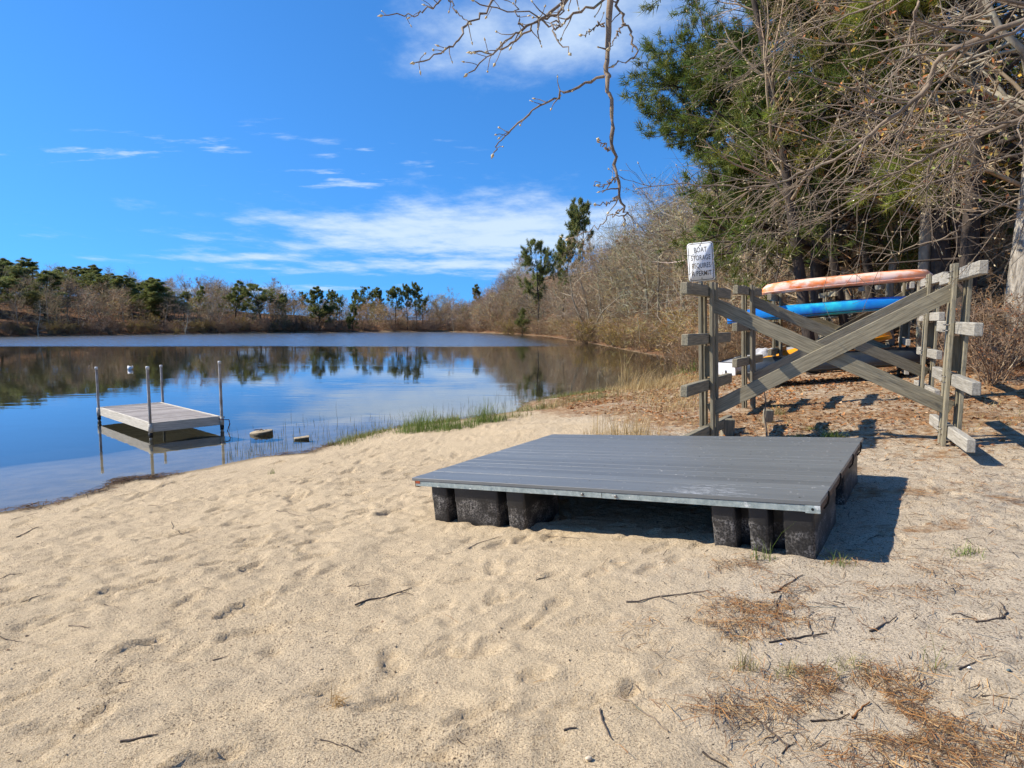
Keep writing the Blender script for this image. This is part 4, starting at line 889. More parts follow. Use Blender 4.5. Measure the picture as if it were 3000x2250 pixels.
MARKS = [(70, 'the far-left pines'), (250, 'the pine-topped rise'), (420, 'the last hill pines'), (625, 'the dead conifer'), (763, 'the broad round pine'), (938, 'the dense middle pine'), (1107, 'the slumped pine'), (1222, 'the tallest thin pine'), (1330, 'the pale bare tree'),
         (1455, 'the water corner'), (1578, 'the leaning pine'), (1693, 'the tallest bank pine'), (1830, 'the hanging twig'), (1930, 'the large dark pine'), (2043, 'the permit sign'), (2220, 'the orange kayak nose'), (2390, 'the leaning dark trunk'), (2500, 'the orange kayak middle'), (2690, 'the orange kayak tail'), (2770, 'the thick dark trunk'), (2850, 'the bleached rack arms'), (2960, 'the white oak')]
LOOK = {'bare': ['upright orange-budded', 'slender upright grey', 'spreading green-budded', 'reddish orange-budded'], 'multi': ['many-stemmed grey', 'many-stemmed reddish'], 'shrub': ['brown twiggy', 'reddish budding', 'yellow-budded'], 'sapling': ['straight grey', 'leaning reddish'], 'pine': ['tapering', 'round-topped', 'thin-crowned', 'dense-crowned'], 'dead': ['drooping']}
_seen = {}
def single_out(kind, i, x, y, h, label):
    px = 1500 + FPX * x / y; m = min(MARKS, key=lambda q: abs(q[0] - px)); side = 'in line with' if abs(px - m[0]) < 22 else ('just left of' if px < m[0] else 'just right of')
    ref = {'bare': 7, 'multi': 6, 'shrub': 2.3, 'sapling': 8.5, 'pine': 9, 'dead': 6}[kind]; sz = 'small' if h < ref * .84 else ('tall' if h > ref * 1.14 else 'mid-sized'); head = label.split(' in the ')[0].split(' below ')[0].split(' along ')[0].split(' behind ')[0].split(' overhanging ')[0].split(' on the ')[0].split(' at the ')[0].split(' near ')[0]; noun = head.split()[-1]; where = label[len(head):].strip()
    where = {'in the woods across the pond': 'across the pond', 'below the woods across the pond': 'across the pond', 'in the thicket on the right bank': 'on the right bank', 'overhanging the right bank waterline': 'on the right bank', 'at the edge of the woods': 'at the wood edge', 'in the woods behind the racks': 'behind the racks', 'on the wooded rise across the pond': 'across the pond'}.get(where, where)
    return f"{sz} {LOOK[kind][i]} {noun} {where}, {side} {m[1]}"
def put(kind, x, y, h, label, group, i=None, tilt=(0, 0), sx=1.0, dz=0.0):
    i = rg.randrange(len(PR[kind])) if i is None else i
    s = h / PH[kind][i]; z = z1(x, y) - .02 + dz
    if group in MANY: label = single_out(kind, i, x, y, h, label)
    r = copy_thing(PR[kind][i], (x, y, z), rg.uniform(0, 6.28), s * sx, label, group, sz=s, tilt=tilt); return r
MANY = {'pines on the wooded rise', 'bare trees across the pond', 'shrubs across the pond', 'low bare trees behind the far shore', 'shrubs along the far shore', 'yellow-budded shrubs', 'bare trees on the right bank', 'shrubs on the right bank', 'saplings behind the racks', 'underbrush behind the racks', 'bare trees behind the racks', 'tangled shrubs at the wood edge'}
def put_px(kind, px, ytop, Y, label, group=None, i=None, sx=1.0, tilt=(0, 0)):    # a tree at distance Y whose top shows at this row
    x = (px - 1500) / FPX * Y; ztop = atY(px, ytop, Y)[2]; zb = z1(x, Y); return put(kind, x, Y, ztop - zb, label, group, i, tilt, sx)

# pines standing along the far shore, from the photograph
FAR = [(590, 841, 112, 0, 1.0, 'dark pine beside the dead conifer on the far shore'), (695, 827, 113, 0, 1.25, 'tall full pine on the far shore, first of the pair against the low cloud'), (763, 832, 113, 1, 1.5, 'broad round-topped pine on the far shore, second of the pair against the low cloud'),
       (830, 861, 116, 2, .8, 'slim small pine on the far shore beside the broad round pine'), (868, 878, 132, 2, .8, 'thin leaning pine in the second row of the far shore'), (897, 855, 134, 1, .9, 'small pine set back behind the dense middle pine'), (938, 845, 118, 3, 1.25, 'dense bushy pine in the middle of the far shore'), (980, 850, 122, 2, .8, 'bare-stemmed pine touching the dense middle pine'),
       (998, 861, 126, 1, .75, 'small leaning round-topped pine in the middle of the far shore'), (1035, 896, 118, 3, .9, 'short pine by the water in the middle of the far shore'), (1046, 853, 140, 3, .9, 'dark pine set back on the far shore'), (1080, 841, 140, 1, .9, 'round-crowned pine set back on the far shore'), (1107, 847, 138, 3, .95, 'dark slumped pine beside the round-crowned pine set back'),
       (1158, 840, 124, 2, 1.0, 'pine with a long bare stem at the far water edge'), (1195, 834, 124, 2, .7, 'slender pine next to the tallest thin pine on the far shore'), (1222, 829, 125, 2, .8, 'tallest thin pine of the far shore cluster'), (1240, 863, 130, 1, .8, 'low round pine under the tallest thin pine'), (1400, 838, 150, 3, .8, 'far dark pine peeping above the bare trees')]
for px, yt, Y, i, sx, lab in FAR: put_px('pine', px, yt, Y, lab, 'pines along the far shore', i, sx)
HILL = [(8, 768, 100), (25, 762, 112), (80, 760, 116), (110, 785, 104), (140, 800, 98), (205, 786, 122), (235, 790, 112), (250, 785, 122), (290, 781, 120), (330, 806, 112), (345, 806, 118), (385, 812, 110), (420, 818, 114), (450, 819, 108), (478, 824, 108), (495, 852, 114), (545, 858, 116), (-40, 770, 100), (-25, 800, 92), (-110, 775, 98), (-190, 768, 96), (-260, 780, 92), (-340, 770, 90), (-430, 778, 86), (-520, 770, 84), (-620, 776, 80)]
for k, (px, yt, Y) in enumerate(HILL): put_px('pine', px, yt, Y, 'dark rounded pine crown on the wooded rise across the pond', 'pines on the wooded rise', 3 if k % 3 else 1, 1.9)
put_px('dead', 115, 880, 88.5, 'pale dead conifer with drooping limbs at the water edge, far left', None, 0, 1.15)
put_px('dead', 625, 848, 109, 'grey dead conifer with drooping limbs beside the dark far-shore pine', None, 0, .9)
put_px('dead', 545, 900, 101, 'small grey dead conifer under the far-shore trees', None, 0, 1.1)
put_px('bare', 1330, 833, 120, 'pale bare tree standing alone at the right end of the far shore', None, 1, .7)
put_px('bare', 1365, 850, 128, 'second pale bare tree at the right end of the far shore', None, 0, .7)
# right bank pines
put_px('pine', 1572, 699, 96, 'tall leaning pine on the right bank, first from the far shore', 'pines on the right bank', 1, .72, (0, R_(-4)))
put_px('pine', 1640, 697, 88, 'short-limbed pine leaning on the right bank, between the two tall pines', 'pines on the right bank', 2, .72, (0, R_(-9)))
put_px('pine', 1700, 585, 86, 'tallest pine on the right bank, rising above the bare trees', 'pines on the right bank', 2, .62)
put_px('pine', 1530, 905, 99, 'low dark pine boughs by the water on the right bank', 'pines on the right bank', 3, 1.1)

def scatter(n, xr, yr, dr, cond, mind, tries=60):
    out = []; k = 0
    while len(out) < n and k < n * tries:
        k += 1; m = 64; x = np.array([rg.uniform(*xr) for _ in range(m)]); y = np.array([rg.uniform(*yr) for _ in range(m)]); d = pond_dist(x, y)
        for a, b, c in zip(x, y, d):
            if dr[0] < c < dr[1] and cond(a, b) and all((a - p) ** 2 + (b - q) ** 2 > mind * mind for p, q in out):
                out.append((a, b)); break
    return out
inview = lambda x, y: -.80 * y < x < .82 * y
wide = lambda x, y: -1.25 * y < x < .82 * y
for x, y in scatter(96, (-125, -28), (55, 135), (1.5, 26), lambda x, y: wide(x, y) and x < -.33 * y, 2.6): put(rg.choice(['bare', 'bare', 'multi']), x, y, rg.uniform(5.2, 8.0), 'bare grey-brown tree in the woods across the pond', 'bare trees across the pond', sx=1.1)
for x, y in scatter(60, (-100, -25), (60, 130), (.5, 3.0), lambda x, y: inview(x, y) and x < -.3 * y, 1.3): put('shrub', x, y, rg.uniform(2.0, 3.6), 'brown waterside shrub below the woods across the pond', 'shrubs across the pond', sx=1.3)
for x, y in scatter(50, (-55, 8), (100, 150), (2.0, 22), lambda x, y: inview(x, y) and -.36 * y < x < .02 * y, 2.8): put(rg.choice(['bare', 'multi', 'multi']), x, y, rg.uniform(4.4, 6.6), 'low bare tree behind the far shore', 'low bare trees behind the far shore', sx=1.3)
for x, y in scatter(70, (-55, 4), (98, 140), (.4, 4.5), lambda x, y: inview(x, y) and -.36 * y < x < .03 * y, 1.2): put('shrub', x, y, rg.uniform(1.8, 3.2), 'rusty brown shrub along the far shore', 'shrubs along the far shore', i=rg.choice([0, 1, 1]), sx=1.4)
for px, yt, Y in ((520, 950, 100.5), (530, 930, 104), (225, 945, 95), (1490, 920, 100), (1720, 905, 62)): put_px('shrub', px, yt, Y, 'bright yellow-budded shrub near the waterline', 'yellow-budded shrubs', 2, 1.3)
# right bank thicket
for x, y in scatter(95, (-8, 40), (30, 116), (1.5, 16), lambda x, y: inview(x, y) and x > .0 * y - 3, 2.0): put(rg.choice(['bare', 'multi', 'multi', 'bare']), x, y, rg.uniform(7.5, 10.5) * (.78 if y > 75 else 1.1), 'bare grey-brown tree in the thicket on the right bank', 'bare trees on the right bank', sx=1.15, tilt=(0, R_(rg.uniform(-14, 2))))
for x, y in scatter(110, (-6, 24), (30, 112), (.25, 3.2), lambda x, y: inview(x, y) and x > -.02 * y, .9): put('shrub', x, y, rg.uniform(1.4, 2.8), 'brown shrub overhanging the right bank waterline', 'shrubs on the right bank', i=rg.choice([0, 1, 1, 2]) if y < 60 else rg.choice([0, 1]), sx=1.35)
for x, y in scatter(16, (-18, 6), (108, 140), (1.0, 22), lambda x, y: -.115 * y < x < .03 * y, 2.0): put(rg.choice(['bare', 'multi']), x, y, rg.uniform(6.0, 8.6), 'bare grey-brown tree in the thicket on the right bank', 'bare trees on the right bank', sx=1.2)
# woods behind the racks
for x, y in scatter(70, (7, 40), (17, 52), (3.5, 60), lambda x, y: .47 * y < x < .84 * y and not (x < 11.5 and y < 22), 1.2): put('sapling', x, y, rg.uniform(6, 11), 'thin bare sapling in the woods behind the racks', 'saplings behind the racks', tilt=(R_(rg.uniform(-5, 5)), R_(rg.uniform(-8, 4))))
for x, y in scatter(60, (7.5, 34), (15.5, 44), (4, 60), lambda x, y: .36 * y < x < .86 * y and x > 7.2 + .2 * (22 - y) and not (x < 12 and y < 23 and x < 7.5 + .33 * y), 1.1): put('shrub', x, y, rg.uniform(1.2, 2.4), 'brown underbrush shrub in the woods behind the racks', 'underbrush behind the racks', i=rg.choice([0, 0, 1]), sx=1.4)
for x, y in scatter(20, (9, 34), (19, 46), (3, 60), lambda x, y: .50 * y < x < .84 * y, 2.6): put(rg.choice(['bare', 'multi']), x, y, rg.uniform(8, 13), 'bare tree in the woods behind the racks', 'bare trees behind the racks', tilt=(0, R_(rg.uniform(-10, 2))))
for px, Y, w in ((2900, 11.5, 1.9), (2870, 12.6, 2.0), (2830, 13.4, 1.8), (2935, 12.6, 1.6), (2800, 15.5, 1.9), (2985, 14.8, 2.0), (2760, 16.5, 1.6), (2890, 14.2, 1.7), (3060, 13, 2.0), (2040, 24, 2.2), (2080, 27, 2.4), (2010, 28, 2.0), (2120, 25, 1.8), (2170, 27, 2.4), (1960, 33, 2.0)):
    put('shrub', (px - 1500) / FPX * Y, Y, w, 'tangled brown shrub at the edge of the woods', 'tangled shrubs at the wood edge', i=rg.choice([0, 0, 1]), sx=1.2)

def thicket(name, label, cen, per, hr, rad, wd, cols, seed, up=.35):
    # a tangle nobody could count: thin curved twigs springing from many crowns
    rng = np.random.default_rng(seed); C = np.array(cen); n = len(C); H = rng.uniform(*hr, n) * (np.where(C[:, 1] > 75, .66, 1.0) if name == 'bank_thicket' else 1.0); i = np.repeat(np.arange(n), per); m = len(i); zb = np.array([z1(a, b) for a, b in C])
    t = rng.random(m) ** .8; z0 = zb[i] + H[i] * (.05 + .78 * t); rr = rad * H[i] / 8 * (.25 + .75 * np.sin(np.clip(t + .12, 0, 1) * math.pi)) * rng.random(m) ** .7; a = rng.uniform(0, 6.28, m); S0 = np.stack([C[i, 0] + rr * np.cos(a), C[i, 1] + rr * np.sin(a), z0], 1)
    D = np.stack([np.cos(a) * .7, np.sin(a) * .7, np.full(m, up)], 1) + rng.normal(0, .62, (m, 3)); D = unit(D); L = H[i] * rng.uniform(.08, .24, m); M1 = S0 + D * (L * .5)[:, None]; D2 = unit(D + rng.normal(0, .25, (m, 3)) + [0, 0, .15]); E = M1 + D2 * (L * .5)[:, None]
    q = unit(np.cross(D, rng.normal(0, 1, (m, 3)))) * (wd * rng.uniform(.6, 1.4, m))[:, None]; V = np.stack([S0 - q, S0 + q, M1 + q * .7, M1 - q * .7, E], 1).reshape(-1, 3); k = np.arange(m)[:, None] * 5
    cc = np.array(cols)[rng.integers(0, len(cols), m)] * rng.uniform(.7, 1.25, (m, 1)) * (rng.uniform(.6, 1.3, (n, 1)) * rng.uniform(.9, 1.1, (n, 3)))[i]; mb = MB(); mb.add(V, k + [0, 1, 2, 3], k + [3, 2, 4], np.repeat(cc, 5, 0)); return tag(mb.build(name, M_['leaf']), label, 'thicket', kind='stuff')
TAN = [(.42, .32, .19), (.36, .26, .15), (.46, .37, .24), (.40, .24, .12), (.34, .25, .15), (.36, .33, .17)]; RUST = TAN + [(.45, .25, .11), (.44, .33, .12), (.36, .20, .11)]; GREY = [(.40, .34, .25), (.34, .28, .20), (.46, .40, .31), (.30, .23, .16), (.38, .25, .16), (.36, .33, .19), (.42, .30, .12)]
thicket('hillside_thicket', 'tangled bare twigs filling the woods across the pond', scatter(190, (-135, -28), (50, 145), (1.5, 40), lambda x, y: wide(x, y) and x < -.33 * y, 1.6), 330, (4.6, 7.2), 2.2, .018, TAN, 1)
thicket('far_shore_thicket', 'tangled brown brush behind the far shore', scatter(120, (-55, 8), (99, 150), (.6, 22), lambda x, y: inview(x, y) and -.36 * y < x < .03 * y, 1.6), 320, (3.0, 5.8), 2.4, .018, RUST, 2)
thicket('bank_thicket', 'tangled grey-tan twigs covering the right bank', scatter(200, (-8, 30), (28, 116), (1.0, 17), lambda x, y: inview(x, y) and x > .0 * y - 3, 1.3), 460, (7.5, 13.5), 2.2, .011, GREY, 3)
thicket('waterline_brush', 'low tangled brush hanging over the right bank waterline', scatter(170, (-6, 26), (27, 112), (.05, 1.6), lambda x, y: inview(x, y) and x > -.02 * y, .8), 190, (1.3, 2.8), 5.0, .009, RUST + [(.50, .36, .10), (.46, .28, .10)], 5)
thicket('corner_thicket', 'tangled grey twigs where the right bank meets the far shore', scatter(42, (-20, 6), (106, 142), (.6, 24), lambda x, y: -.12 * y < x < .03 * y, 1.4), 380, (4.5, 7.5), 2.2, .018, GREY, 6)
thicket('woodland_thicket', 'fine twigs filling the woods behind the racks', scatter(85, (9, 40), (17, 46), (4, 60), lambda x, y: .45 * y < x < 1.1 * y, 1.6), 420, (4, 9), 1.6, .006, TAN, 4)
for _k in PR: hide_protos(PR[_k])          # the patterns themselves are not part of the place

# ------------------------------------------------------------------ the large trees near the racks
def big_pine(seed, x, y, label, **k):
    p = proto_pine(seed, **k); p.location = (x, y, z1(x, y)); p['label'] = label; return p
big_pine(71, 9.7, 21.5, 'large dark green pine with drooping boughs at the pond corner', H=20, r=.26, nb=165, bl=5.5, t0=.14, sub=14, subsub=4, ntuft=4, nn=14, ln=.29, wd=.012, flatp=True, base=(.135, .185, .038), crown_up=.015, dead=14, lean=(-.03, 0, 0))
big_pine(72, 12.6, 19.0, 'tall pine with long light green needles above the racks', H=19, r=.27, nb=52, bl=5.4, t0=.25, sub=8, subsub=4, ntuft=4, nn=16, ln=.28, wd=.010, base=(.21, .245, .05), crown_up=.0, dead=10)
big_pine(73, 13.0, 29.0, 'pine further back in the woods, partly hidden by bare limbs', H=20, r=.24, nb=50, bl=5.2, t0=.30, sub=7, subsub=3, ntuft=4, nn=11, ln=.28, wd=.014, base=(.15, .19, .045), dead=10)
big_pine(74, 9.7, 14.6, 'pine with long light green needle tufts hanging over the racks', H=15, r=.20, nb=44, bl=4.8, t0=.27, sub=9, subsub=3, ntuft=4, nn=22, ln=.26, wd=.007, base=(.22, .26, .05), crown_up=-.01, dead=6, lean=(-.05, -.05, 0))
def near_bare(seed, x, y, H, label, **k):
    p = proto_bare(seed, H, **k); p.location = (x, y, z1(x, y)); p['label'] = label; p['category'] = 'tree'; return p
K = dict(limbs=12, sub=7, tw=7, tl=4, rmin=.0035, wide=1.2, fleck=OR + GRN + YE, nfleck=3000, t0=.22)
near_bare(81, 10.4, 18.6, 11, 'bare leaning tree with lichen-grey limbs behind the kayaks', trunk_r=.12, lean=(-.30, -.05, 0), **K)
near_bare(82, 11.2, 16.6, 13, 'bare tree with a dark leaning trunk behind the kayaks', trunk_r=.13, lean=(-.22, -.1, 0), mt='bark_pine', **K)
near_bare(84, 14.2, 18.0, 15, 'bare tree with pale lichen trunk behind the rack posts', trunk_r=.20, lean=(-.1, -.1, 0), **K)
near_bare(86, 10.8, 13.2, 12, 'bare tree rising at the right edge of the woods', trunk_r=.13, lean=(-.18, -.05, 0), **K)
def oak():
    x, y = 9.72, 13.0; z = z1(x, y); root = thing('oak_tree', 'thick pale trunk of a white oak at the right edge', 'tree', (x, y, z)); rng = np.random.default_rng(4)
    P = np.array([[x + .12, y, z - .4], [x + .02, y, z + .0], [x - .02, y, z + .5], [x - .0, y, z + 1.5], [x + .10, y, z + 3.2], [x + .30, y + .1, z + 6.5], [x + .4, y + .2, z + 11]]); V, F = tube(P, [.48, .40, .31, .275, .255, .22, .14], 22)
    V = V + np.repeat(rng.normal(0, .008, (len(V), 1)), 3, 1); b = MB(); b.add(V, F); b.build('trunk', M_['bark_oak'], root, True)
    s, d, l, r, _ = children(rng, P[None], np.array([[.3, .3, .28, .26, .24, .2, .12]]), 9, .62, 1.1, .42, .42, np.array([10.0])); P1, R1 = walk(rng, s, d, l, r, 7, .2, (-.02, -.02, .0), .3, .01); b = MB(); V, F = tubes(P1, R1, 6); b.add(V, F)
    s, d, l, r, _ = children(rng, P1, R1, 8, .2, .8, .5, .5, l); P2, R2 = walk(rng, s, d, l, r, 5, .2, (0, 0, .0), .3, .006); V, F = tubes(P2, R2, 4); b.add(V, F)
    s, d, l, r, _ = children(rng, P2, R2, 6, .2, .7, .5, .6, l); P3, R3 = walk(rng, s, d, l, r, 3, .2, (0, 0, .0), .4, .004); V, F = tubes(P3, R3, 3); b.add(V, F); b.build('limbs', M_['bark_grey'], root)
oak()
def stem(px0, y0, px1, y1, Y, r, label, mt='bark_pine', nm='tree_trunk'):        # a plain trunk with its limbs above
    a = atY(px0, y0, Y); bq = atY(px1, y1, Y); a[2] = min(a[2], z1(a[0], a[1]) + .1); d = (bq - a); H = 11.0; d = d / d[2]
    rng = np.random.default_rng(int(px0)); P, Rr = walk(rng, np.array([a - [0, 0, .4]]), np.array([d]), np.array([H]), np.array([r]), 9, .035, (0, 0, .01), .35, .01)
    root = thing('bare_tree', label, 'tree', tuple(a)); b = MB(); V, F = tubes(P, Rr, 9); b.add(V, F); b.build('trunk', M_[mt], root, True)
    s, dd, l, r1, _ = children(rng, P, Rr, 12, .35, .9, .36, .4, np.array([H])); P1, R1 = walk(rng, s, dd, l, r1, 6, .18, (0, 0, .02), .3, .006); b = MB(); V, F = tubes(P1, R1, 5); b.add(V, F)
    s, dd, l, r1, _ = children(rng, P1, R1, 7, .15, .8, .5, .6, l); P2, R2 = walk(rng, s, dd, l, r1, 4, .2, (0, 0, .0), .3, .004); V, F = tubes(P2, R2, 3); b.add(V, F)
    s, dd, l, r1, _ = children(rng, P2, R2, 6, .15, .7, .5, .7, l); P3, R3 = walk(rng, s, dd, l, r1, 3, .2, (0, 0, .0), .4, .0035); V, F = tubes(P3, R3, 3); b.add(V, F); b.build('crown', M_['bark_twig'], root)
stem(2392, 1000, 2340, 750, 17.0, .16, 'dark leaning trunk showing between the orange and blue kayaks, nearest the sign')
stem(2500, 1000, 2430, 720, 18.5, .13, 'dark leaning trunk showing above the middle of the kayaks')
stem(2570, 1000, 2545, 720, 19.0, .15, 'dark upright trunk showing above the right half of the kayaks')
stem(2708, 1000, 2712, 600, 17.0, .17, 'pale lichen-spotted trunk behind the rack posts', 'bark_grey')
stem(2768, 1000, 2775, 600, 16.5, .26, 'thick dark trunk beside the pale lichen-spotted one', 'bark_pine')
stem(2870, 1000, 2868, 600, 19.5, .14, 'dark trunk in the brush left of the white oak', 'bark_pine')

def overhang():
    rng = np.random.default_rng(99)
    base = (6.6, 4.6); z = z1(*base); root = thing('overhanging_tree', 'budding bare tree whose twigs hang into view from above and from the right', 'tree', (*base, z))
    tb = MB(); P = np.array([[6.6, 4.6, z - .3], [6.55, 4.6, z + 1.0], [6.4, 4.55, z + 2.2], [6.0, 4.4, z + 3.6], [5.0, 4.0, z + 4.6]]); V, F = tube(P, [.17, .15, .13, .10, .07], 10); tb.add(V, F); tb.build('trunk', M_['bark_grey'], root, True)
    lb = MB(); bud = MB(); allP = []
    def Z(lst, ox, oy, s, Y0, Y1):
        n = len(lst); return np.array([atY(ox + x * s, oy + y * s, Y0 + (Y1 - Y0) * i / (n - 1)) for i, (x, y) in enumerate(lst)])
    def smooth(P, n=26):
        t = np.linspace(0, 1, len(P)); u = np.linspace(0, 1, n); Q = np.stack([np.interp(u, t, P[:, k]) for k in range(3)], 1)
        for _ in range(2): Q[1:-1] = .25 * Q[:-2] + .5 * Q[1:-1] + .25 * Q[2:]
        Q[1:-1] += rng.normal(0, .006, Q[1:-1].shape); return Q
    def limb(P, r0, r1, ntw, lt, budp=1.0, n=26, k=7):
        Q = smooth(P, n); Rr = np.linspace(r0, r1, n) * (1 + .12 * rng.normal(0, 1, n)); V, F = tube(Q, np.maximum(Rr, .0012), k); lb.add(V, F)
        if ntw:
            s, d, l, r, _ = children(rng, Q[None], Rr[None], ntw, .1, .95, 1.0, .6, np.array([lt]), lprof=.35); r = np.minimum(r, .005); P1, R1 = walk(rng, s, d, l, r, 4, .16, (0, 0, .02), .5, .0013); V, F = tubes(P1, R1, 5); lb.add(V, F)
            e = P1[:, -1]; dd = P1[:, -1] - P1[:, -2]; keep = rng.random(len(e)) < budp
            if keep.any(): spindles(bud, e[keep], dd[keep], rng.uniform(.012, .024, keep.sum()), rng.uniform(.0035, .006, keep.sum()))
        spindles(bud, Q[-1:], Q[-1:] - Q[-3:-2], np.array([.028]), np.array([.007])); return Q, Rr
    s7 = .4069; o7 = (1100, 0)
    C = lambda lst, Y0, Y1: Z(lst, *o7, s7, Y0, Y1)
    # the carrying limb passes above the frame
    top = np.array([[6.0, 4.4, z + 3.6], [4.4, 3.8, 4.75], [2.6, 3.2, 4.5], [1.1, 2.9, 4.05], [.45, 2.8, 3.75]]); limb(top, .05, .014, 0, 0, n=30)
    A = C([(1690, -250), (1690, -40), (1668, 250), (1655, 420), (1660, 560), (1690, 700), (1700, 900), (1715, 1080), (1745, 1250), (1760, 1400), (1785, 1500), (1800, 1590)], 2.8, 2.7); limb(A, .0125, .0035, 7, .10, .4, 40)
    T2 = [([(1650, 550), (1520, 610), (1380, 650), (1290, 690), (1220, 745), (1110, 830), (1010, 910), (940, 970), (885, 1030), (850, 1100)], .0055, .0022, 11, .055), ([(1700, -20), (1780, 130), (1830, 230), (1880, 380), (1840, 430), (1730, 468)], .0065, .0022, 4, .06),
          ([(1560, -260), (1400, -60), (1290, 60), (1180, 130), (1090, 190), (1000, 260), (900, 330), (790, 430), (670, 525)], .0075, .0022, 16, .09), ([(1000, -160), (850, 0), (790, 80), (680, 170), (600, 270), (540, 340), (440, 410), (290, 450)], .006, .0024, 9, .06),
          ([(640, -120), (490, 0), (400, 60), (280, 100), (60, 110)], .005, .002, 8, .05), ([(1450, -120), (1300, 130), (1190, 125), (1100, 240), (950, 340), (820, 380), (700, 375)], .006, .0024, 12, .08),
          ([(1690, -10), (1500, 60), (1400, 130), (1330, 195), (1250, 190), (1150, 100), (850, 60), (720, 10)], .0058, .002, 10, .08), ([(990, -60), (1030, 130), (1050, 220)], .004, .002, 2, .05), ([(530, -60), (560, 70), (670, 160)], .0035, .0018, 2, .05),
          ([(1380, -60), (1330, 90), (1270, 230), (1390, 380)], .004, .0018, 5, .06), ([(1730, 1290), (1660, 1330), (1580, 1340)], .0025, .0016, 0, 0), ([(1755, 1410), (1700, 1455), (1590, 1475)], .0025, .0016, 0, 0), ([(1780, 1500), (1700, 1560), (1560, 1650), (1400, 1720)], .003, .0016, 2, .05),
          ([(1790, 170), (1740, 260), (1680, 355)], .0028, .0018, 0, 0), ([(1650, 165), (1570, 210), (1490, 255)], .003, .0016, 2, .05), ([(1700, 1070), (1660, 1070), (1600, 1005)], .0025, .0016, 0, 0)]
    TL = np.stack([np.interp(np.linspace(0, 4, 60), range(5), top[:, k]) for k in range(3)], 1)
    for lst, r0, r1, n, lt in T2:
        Pq = C(lst, 2.8 + rng.uniform(-.15, .15), 2.75 + rng.uniform(-.3, .3))
        if lst[0][1] < 0: Pq = np.vstack([TL[np.argmin(np.linalg.norm(TL - Pq[0] - [.35, .0, .3], axis=1))], Pq])
        limb(Pq, r0, r1, n, lt)
    s8 = .5425; o8 = (1800, 0); D8 = lambda lst, Y0, Y1: Z(lst, *o8, s8, Y0, Y1)
    B = [([(2900, -80), (2300, 80), (2100, 140), (1980, 210), (1830, 280), (1740, 310), (1720, 420), (1650, 520), (1520, 620), (1400, 720), (1270, 820), (1150, 880), (1000, 940), (850, 1010), (700, 1020), (550, 990), (300, 995), (130, 1020)], 4.4, 5.2, .040, .004, 26, .5),
         ([(2900, 380), (2300, 580), (2150, 660), (1950, 740), (1750, 810), (1600, 900), (1450, 960), (1250, 1100), (1100, 1180), (900, 1260)], 4.6, 5.5, .030, .005, 22, .5), ([(1660, -120), (1640, 10), (1600, 200), (1560, 330), (1480, 430), (1350, 600), (1200, 700)], 5.2, 5.4, .022, .004, 16, .45),
         ([(2800, 300), (2300, 420), (2120, 560), (2000, 650), (1900, 780), (1850, 900), (1800, 1050)], 4.8, 5.4, .024, .004, 16, .4), ([(2800, 900), (2250, 1050), (2050, 1130), (1900, 1200), (1780, 1290), (1600, 1330), (1450, 1400)], 5.0, 6.0, .022, .004, 16, .4),
         ([(1400, 720), (1230, 790), (1100, 900), (900, 1090), (700, 1180), (440, 1170)], 4.9, 5.3, .012, .003, 16, .35), ([(2600, 1160), (2200, 1140), (1950, 1060), (1800, 950), (1680, 880), (1560, 900)], 5.2, 5.8, .014, .003, 12, .35),
         ([(2300, -200), (2000, 60), (1800, 150), (1500, 220), (1200, 240), (950, 200), (700, 260)], 5.6, 7.0, .024, .004, 22, .5), ([(2000, -250), (1500, -20), (1250, 90), (1000, 180), (800, 330), (600, 480)], 6.2, 7.4, .024, .004, 22, .5),
         ([(2500, 560), (2000, 720), (1700, 700), (1400, 640), (1100, 560), (850, 620)], 6.0, 7.2, .024, .004, 22, .5), ([(1300, -200), (1000, 0), (850, 120), (650, 230), (500, 200)], 6.8, 7.6, .018, .004, 16, .5),
         ([(2500, 760), (2050, 860), (1700, 1000), (1400, 1060), (1150, 1020), (900, 1120), (700, 1300)], 6.2, 7.4, .020, .004, 20, .45)]
    for lst, Y0, Y1, r0, r1, n, lt in B:
        Pq = D8(lst, Y0, Y1)
        if lst[0][0] != 1400: Pq = np.vstack([[6.45, 4.56, min(max(Pq[0, 2] - .4, z + 1.4), z + 2.4)], Pq])
        Q, Rr = limb(Pq, r0 * .62, r1 * .7, 0, 0, n=44)
        s, d, l, r, _ = children(rng, Q[None], Rr[None], n, .12, .8, 1.0, .55, np.array([lt * 2.0]), lprof=.4); P1, R1 = walk(rng, s, d, l, np.maximum(r, .003), 6, .15, (-.02, 0, .01), .4, .002); V, F = tubes(P1, R1, 5); lb.add(V, F)
        s, d, l, r, _ = children(rng, P1, R1, 5, .15, .75, .45, .7, l); P2, R2 = walk(rng, s, d, l, r, 4, .16, (0, 0, .02), .5, .0016); V, F = tubes(P2, R2, 3); lb.add(V, F)
        e = P2[:, -1]; dd = P2[:, -1] - P2[:, -2]; kp = rng.random(len(e)) < .42; spindles(bud, e[kp], dd[kp], rng.uniform(.018, .036, kp.sum()), rng.uniform(.004, .0075, kp.sum()))
    lb.build('limbs', M_['near_twig'], root, True); o = bud.build('buds', M_['bud'], root, True); o['kind'] = 'stuff'
overhang()

